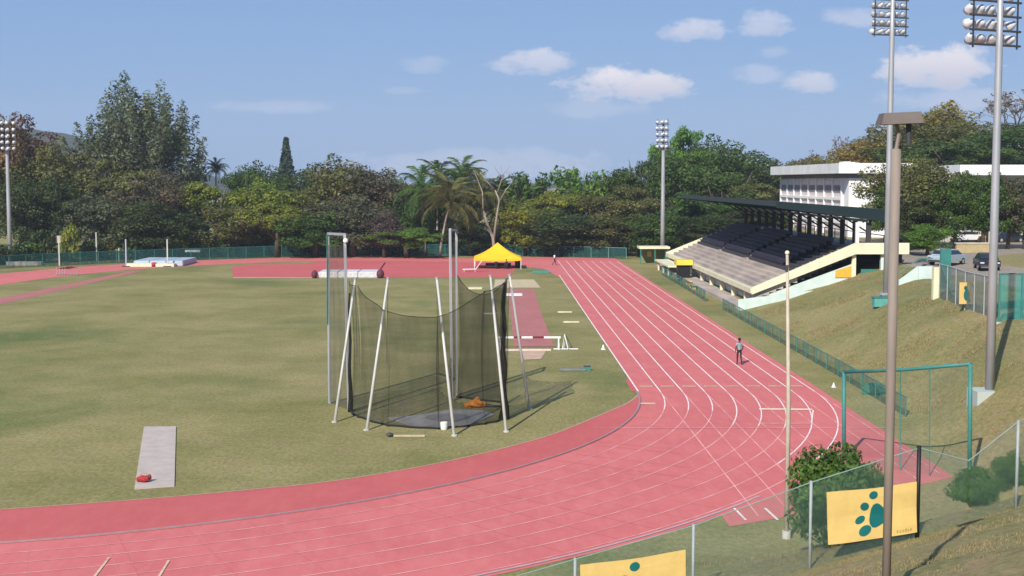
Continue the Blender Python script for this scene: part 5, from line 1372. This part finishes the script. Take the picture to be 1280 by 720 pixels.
# the bare tree with pale limbs
Y = 209.; bt0 = at(619, 312, Y)
bt = thing('bare_tree', (bt0.x, Y, 0), 'bare tree with pale white branching limbs behind the yellow tent', 'tree')
def bp(u, v): p = at(u, v, Y); return (p.x-bt0.x, 0, p.z)
BR = [([(619,322),(616,296),(608,278),(604,262)], [.42,.34,.26,.2]), ([(604,262),(603,240),(596,222),(592,212)], [.2,.14,.09,.04]), ([(617,300),(621,270),(624,250),(619,238)], [.3,.24,.18,.14]),
      ([(619,238),(608,226),(600,215)], [.15,.11,.05]), ([(622,240),(628,222),(626,206)], [.15,.1,.04]), ([(624,252),(632,238),(640,228)], [.13,.09,.04]), ([(626,222),(634,212),(640,205)], [.08,.05,.02]), ([(612,290),(606,284),(598,286)], [.2,.12,.06]), ([(628,222),(620,212),(616,204)], [.07,.05,.02])]
for k, (pts, rs) in enumerate(BR):
    P = [Vector(bp(*q))+Vector((0, .5*math.sin(i*1.3+k), 0)) if i and k else Vector(bp(*q)) for i, q in enumerate(pts)]
    MB().tube(P, [.72*r for r in rs], 7).build('trunk' if k == 0 else 'limb', PALEBARK, bt, smooth=True)

# short posts seen along the far side
for (u, vb, vt, lab) in ((118,327,292,'thin pale post behind the track left of the pole vault mat'),(146,328,312,'short pale post just left of the pole vault mat'),(71,333,295,'slim cream signpost near the left end of the far fence'),(365,320,273,'slim pale lamp post behind the far fence left of the cage')):
    f = hit(u, vb); t = at(u, vt, f.y); f = f+Vector((0,1.2,0)); o = thing('post', f, lab, 'post'); MB().tube([(0,0,-.2),(0,0,t.z-f.z)], .11, 8).build('pole', PALEG, o)
    if u == 71: MB().box(-.25,.25,-.08,.08,t.z-f.z-1.,t.z-f.z).build('sign', mat('cream_sign', (.4,.36,.26), .7), o)
    elif u == 365: MB().box(-.5,.3,-.1,.1,t.z-f.z,t.z-f.z+.12).build('lamp_head', LAMPW, o)
    else: MB().ball((0,0,t.z-f.z), .13, 8, 6).build('cap', PALEG, o)

# ------------------------------------------------------------------ far hills
def ridge(name, Y, us, vs, depth, m_, seed):
    q = random.Random(seed); U = np.arange(us[0], us[-1], 12.); m = MB(); n = 0; rows = 7
    for u in U:
        v = np.interp(u, us, vs)+2.2*math.sin(u*.045+seed)+1.2*math.sin(u*.13); t = at(u, v, Y)
        for j in range(rows):
            k = j/(rows-1); m.v.append((t.x*(1+0*k), Y-depth*(1-k)+(20*math.sin(u*.08+j) if 0 < j < rows-1 else 0), -8+(t.z+8)*math.sin(k*math.pi/2)+(q.uniform(-3,3) if 0 < j < rows-1 else 0)))
        for j in range(2): m.v.append((t.x, Y+depth*(j+1)*.4, t.z*(.7-.75*j)))
    R_ = rows+2
    for i in range(len(U)-1):
        for j in range(R_-1): a = i*R_+j; m.f.append((a, a+R_, a+R_+1, a+1))
    o = m.build(name, m_, smooth=True); o['kind'] = 'structure'; return o
HILL = mat('forested_hill', (.018,.028,.02), .95, col2=(.032,.042,.024), scale=.02, detail=8.)
ridge('hills', 1500, [-700,-400,-100,-20,40,75,130,260,500,900,1300,1700], [168,166,164,163,164,166,174,226,230,226,214,200], 500, HILL, 3)

# dry tufts over the foreground bank and the rough below the net frame
g = np.random.default_rng(11); V = []
def tufts(n, xr, yr, s, cond):
    c = 0
    while c < n:
        x, y = g.uniform(*xr), g.uniform(*yr)
        if not cond(x, y): continue
        c += 1; z = terrain(x, y); h = g.uniform(.5,1.)*s
        for k in range(3):
            a = g.uniform(0, 6.28); w = h*.22; dx_, dy_ = math.cos(a)*w, math.sin(a)*w; lx, ly = g.uniform(-.5,.5,2)*h
            V.append([(x-dx_,y-dy_,z-.02),(x+dx_,y+dy_,z-.02),(x+lx,y+ly,z+h)])
tufts(16000, (2, 15), (22, 42), .055, lambda x, y: terrain(x, y) > .05)
tufts(9000, (14, 26), (42, 75), .07, lambda x, y: terrain(x, y) > .15)
tufts(9000, (20.8, 36), (62, 120), .13, lambda x, y: .1 < terrain(x, y) < 4. and math.sin(x*.9+y*.31)+math.sin(y*.7-x*.4) > .3)
V = np.array(V).reshape(-1, 3); n = len(V)//3
me = bpy.data.meshes.new('dry_grass'); me.vertices.add(len(V)); me.vertices.foreach_set('co', V.astype(np.float32).ravel()); me.loops.add(3*n); me.loops.foreach_set('vertex_index', np.arange(3*n, dtype=np.int32))
me.polygons.add(n); me.polygons.foreach_set('loop_start', np.arange(0, 3*n, 3, dtype=np.int32)); me.polygons.foreach_set('loop_total', np.full(n, 3, dtype=np.int32)); me.update(calc_edges=True)
me.materials.append(mat('dry_grass_blades', (.27,.21,.11), .9, col2=(.2,.18,.08), scale=.8, island=.3)); o = link('dry_grass', me); o['kind'] = 'stuff'; tag(o, 'dry grass tufts scattered over the near bank and slope', 'grass')

# ------------------------------------------------------------------ haze
hz = MB().box(-2600, 2600, -40, 2300, -1.5, 130).build('haze', None); hz['kind'] = 'stuff'
hm = bpy.data.materials.new('thin_haze'); hm.use_nodes = True; ht = hm.node_tree; ht.nodes.remove(ht.nodes['Principled BSDF'])
pv = nd(ht, 'ShaderNodeVolumePrincipled'); pv.inputs['Density'].default_value = .00019; pv.inputs['Color'].default_value = (.80, .88, 1, 1)
ht.links.new(pv.outputs[0], ht.nodes['Material Output'].inputs['Volume']); hz.data.materials.clear(); hz.data.materials.append(hm)
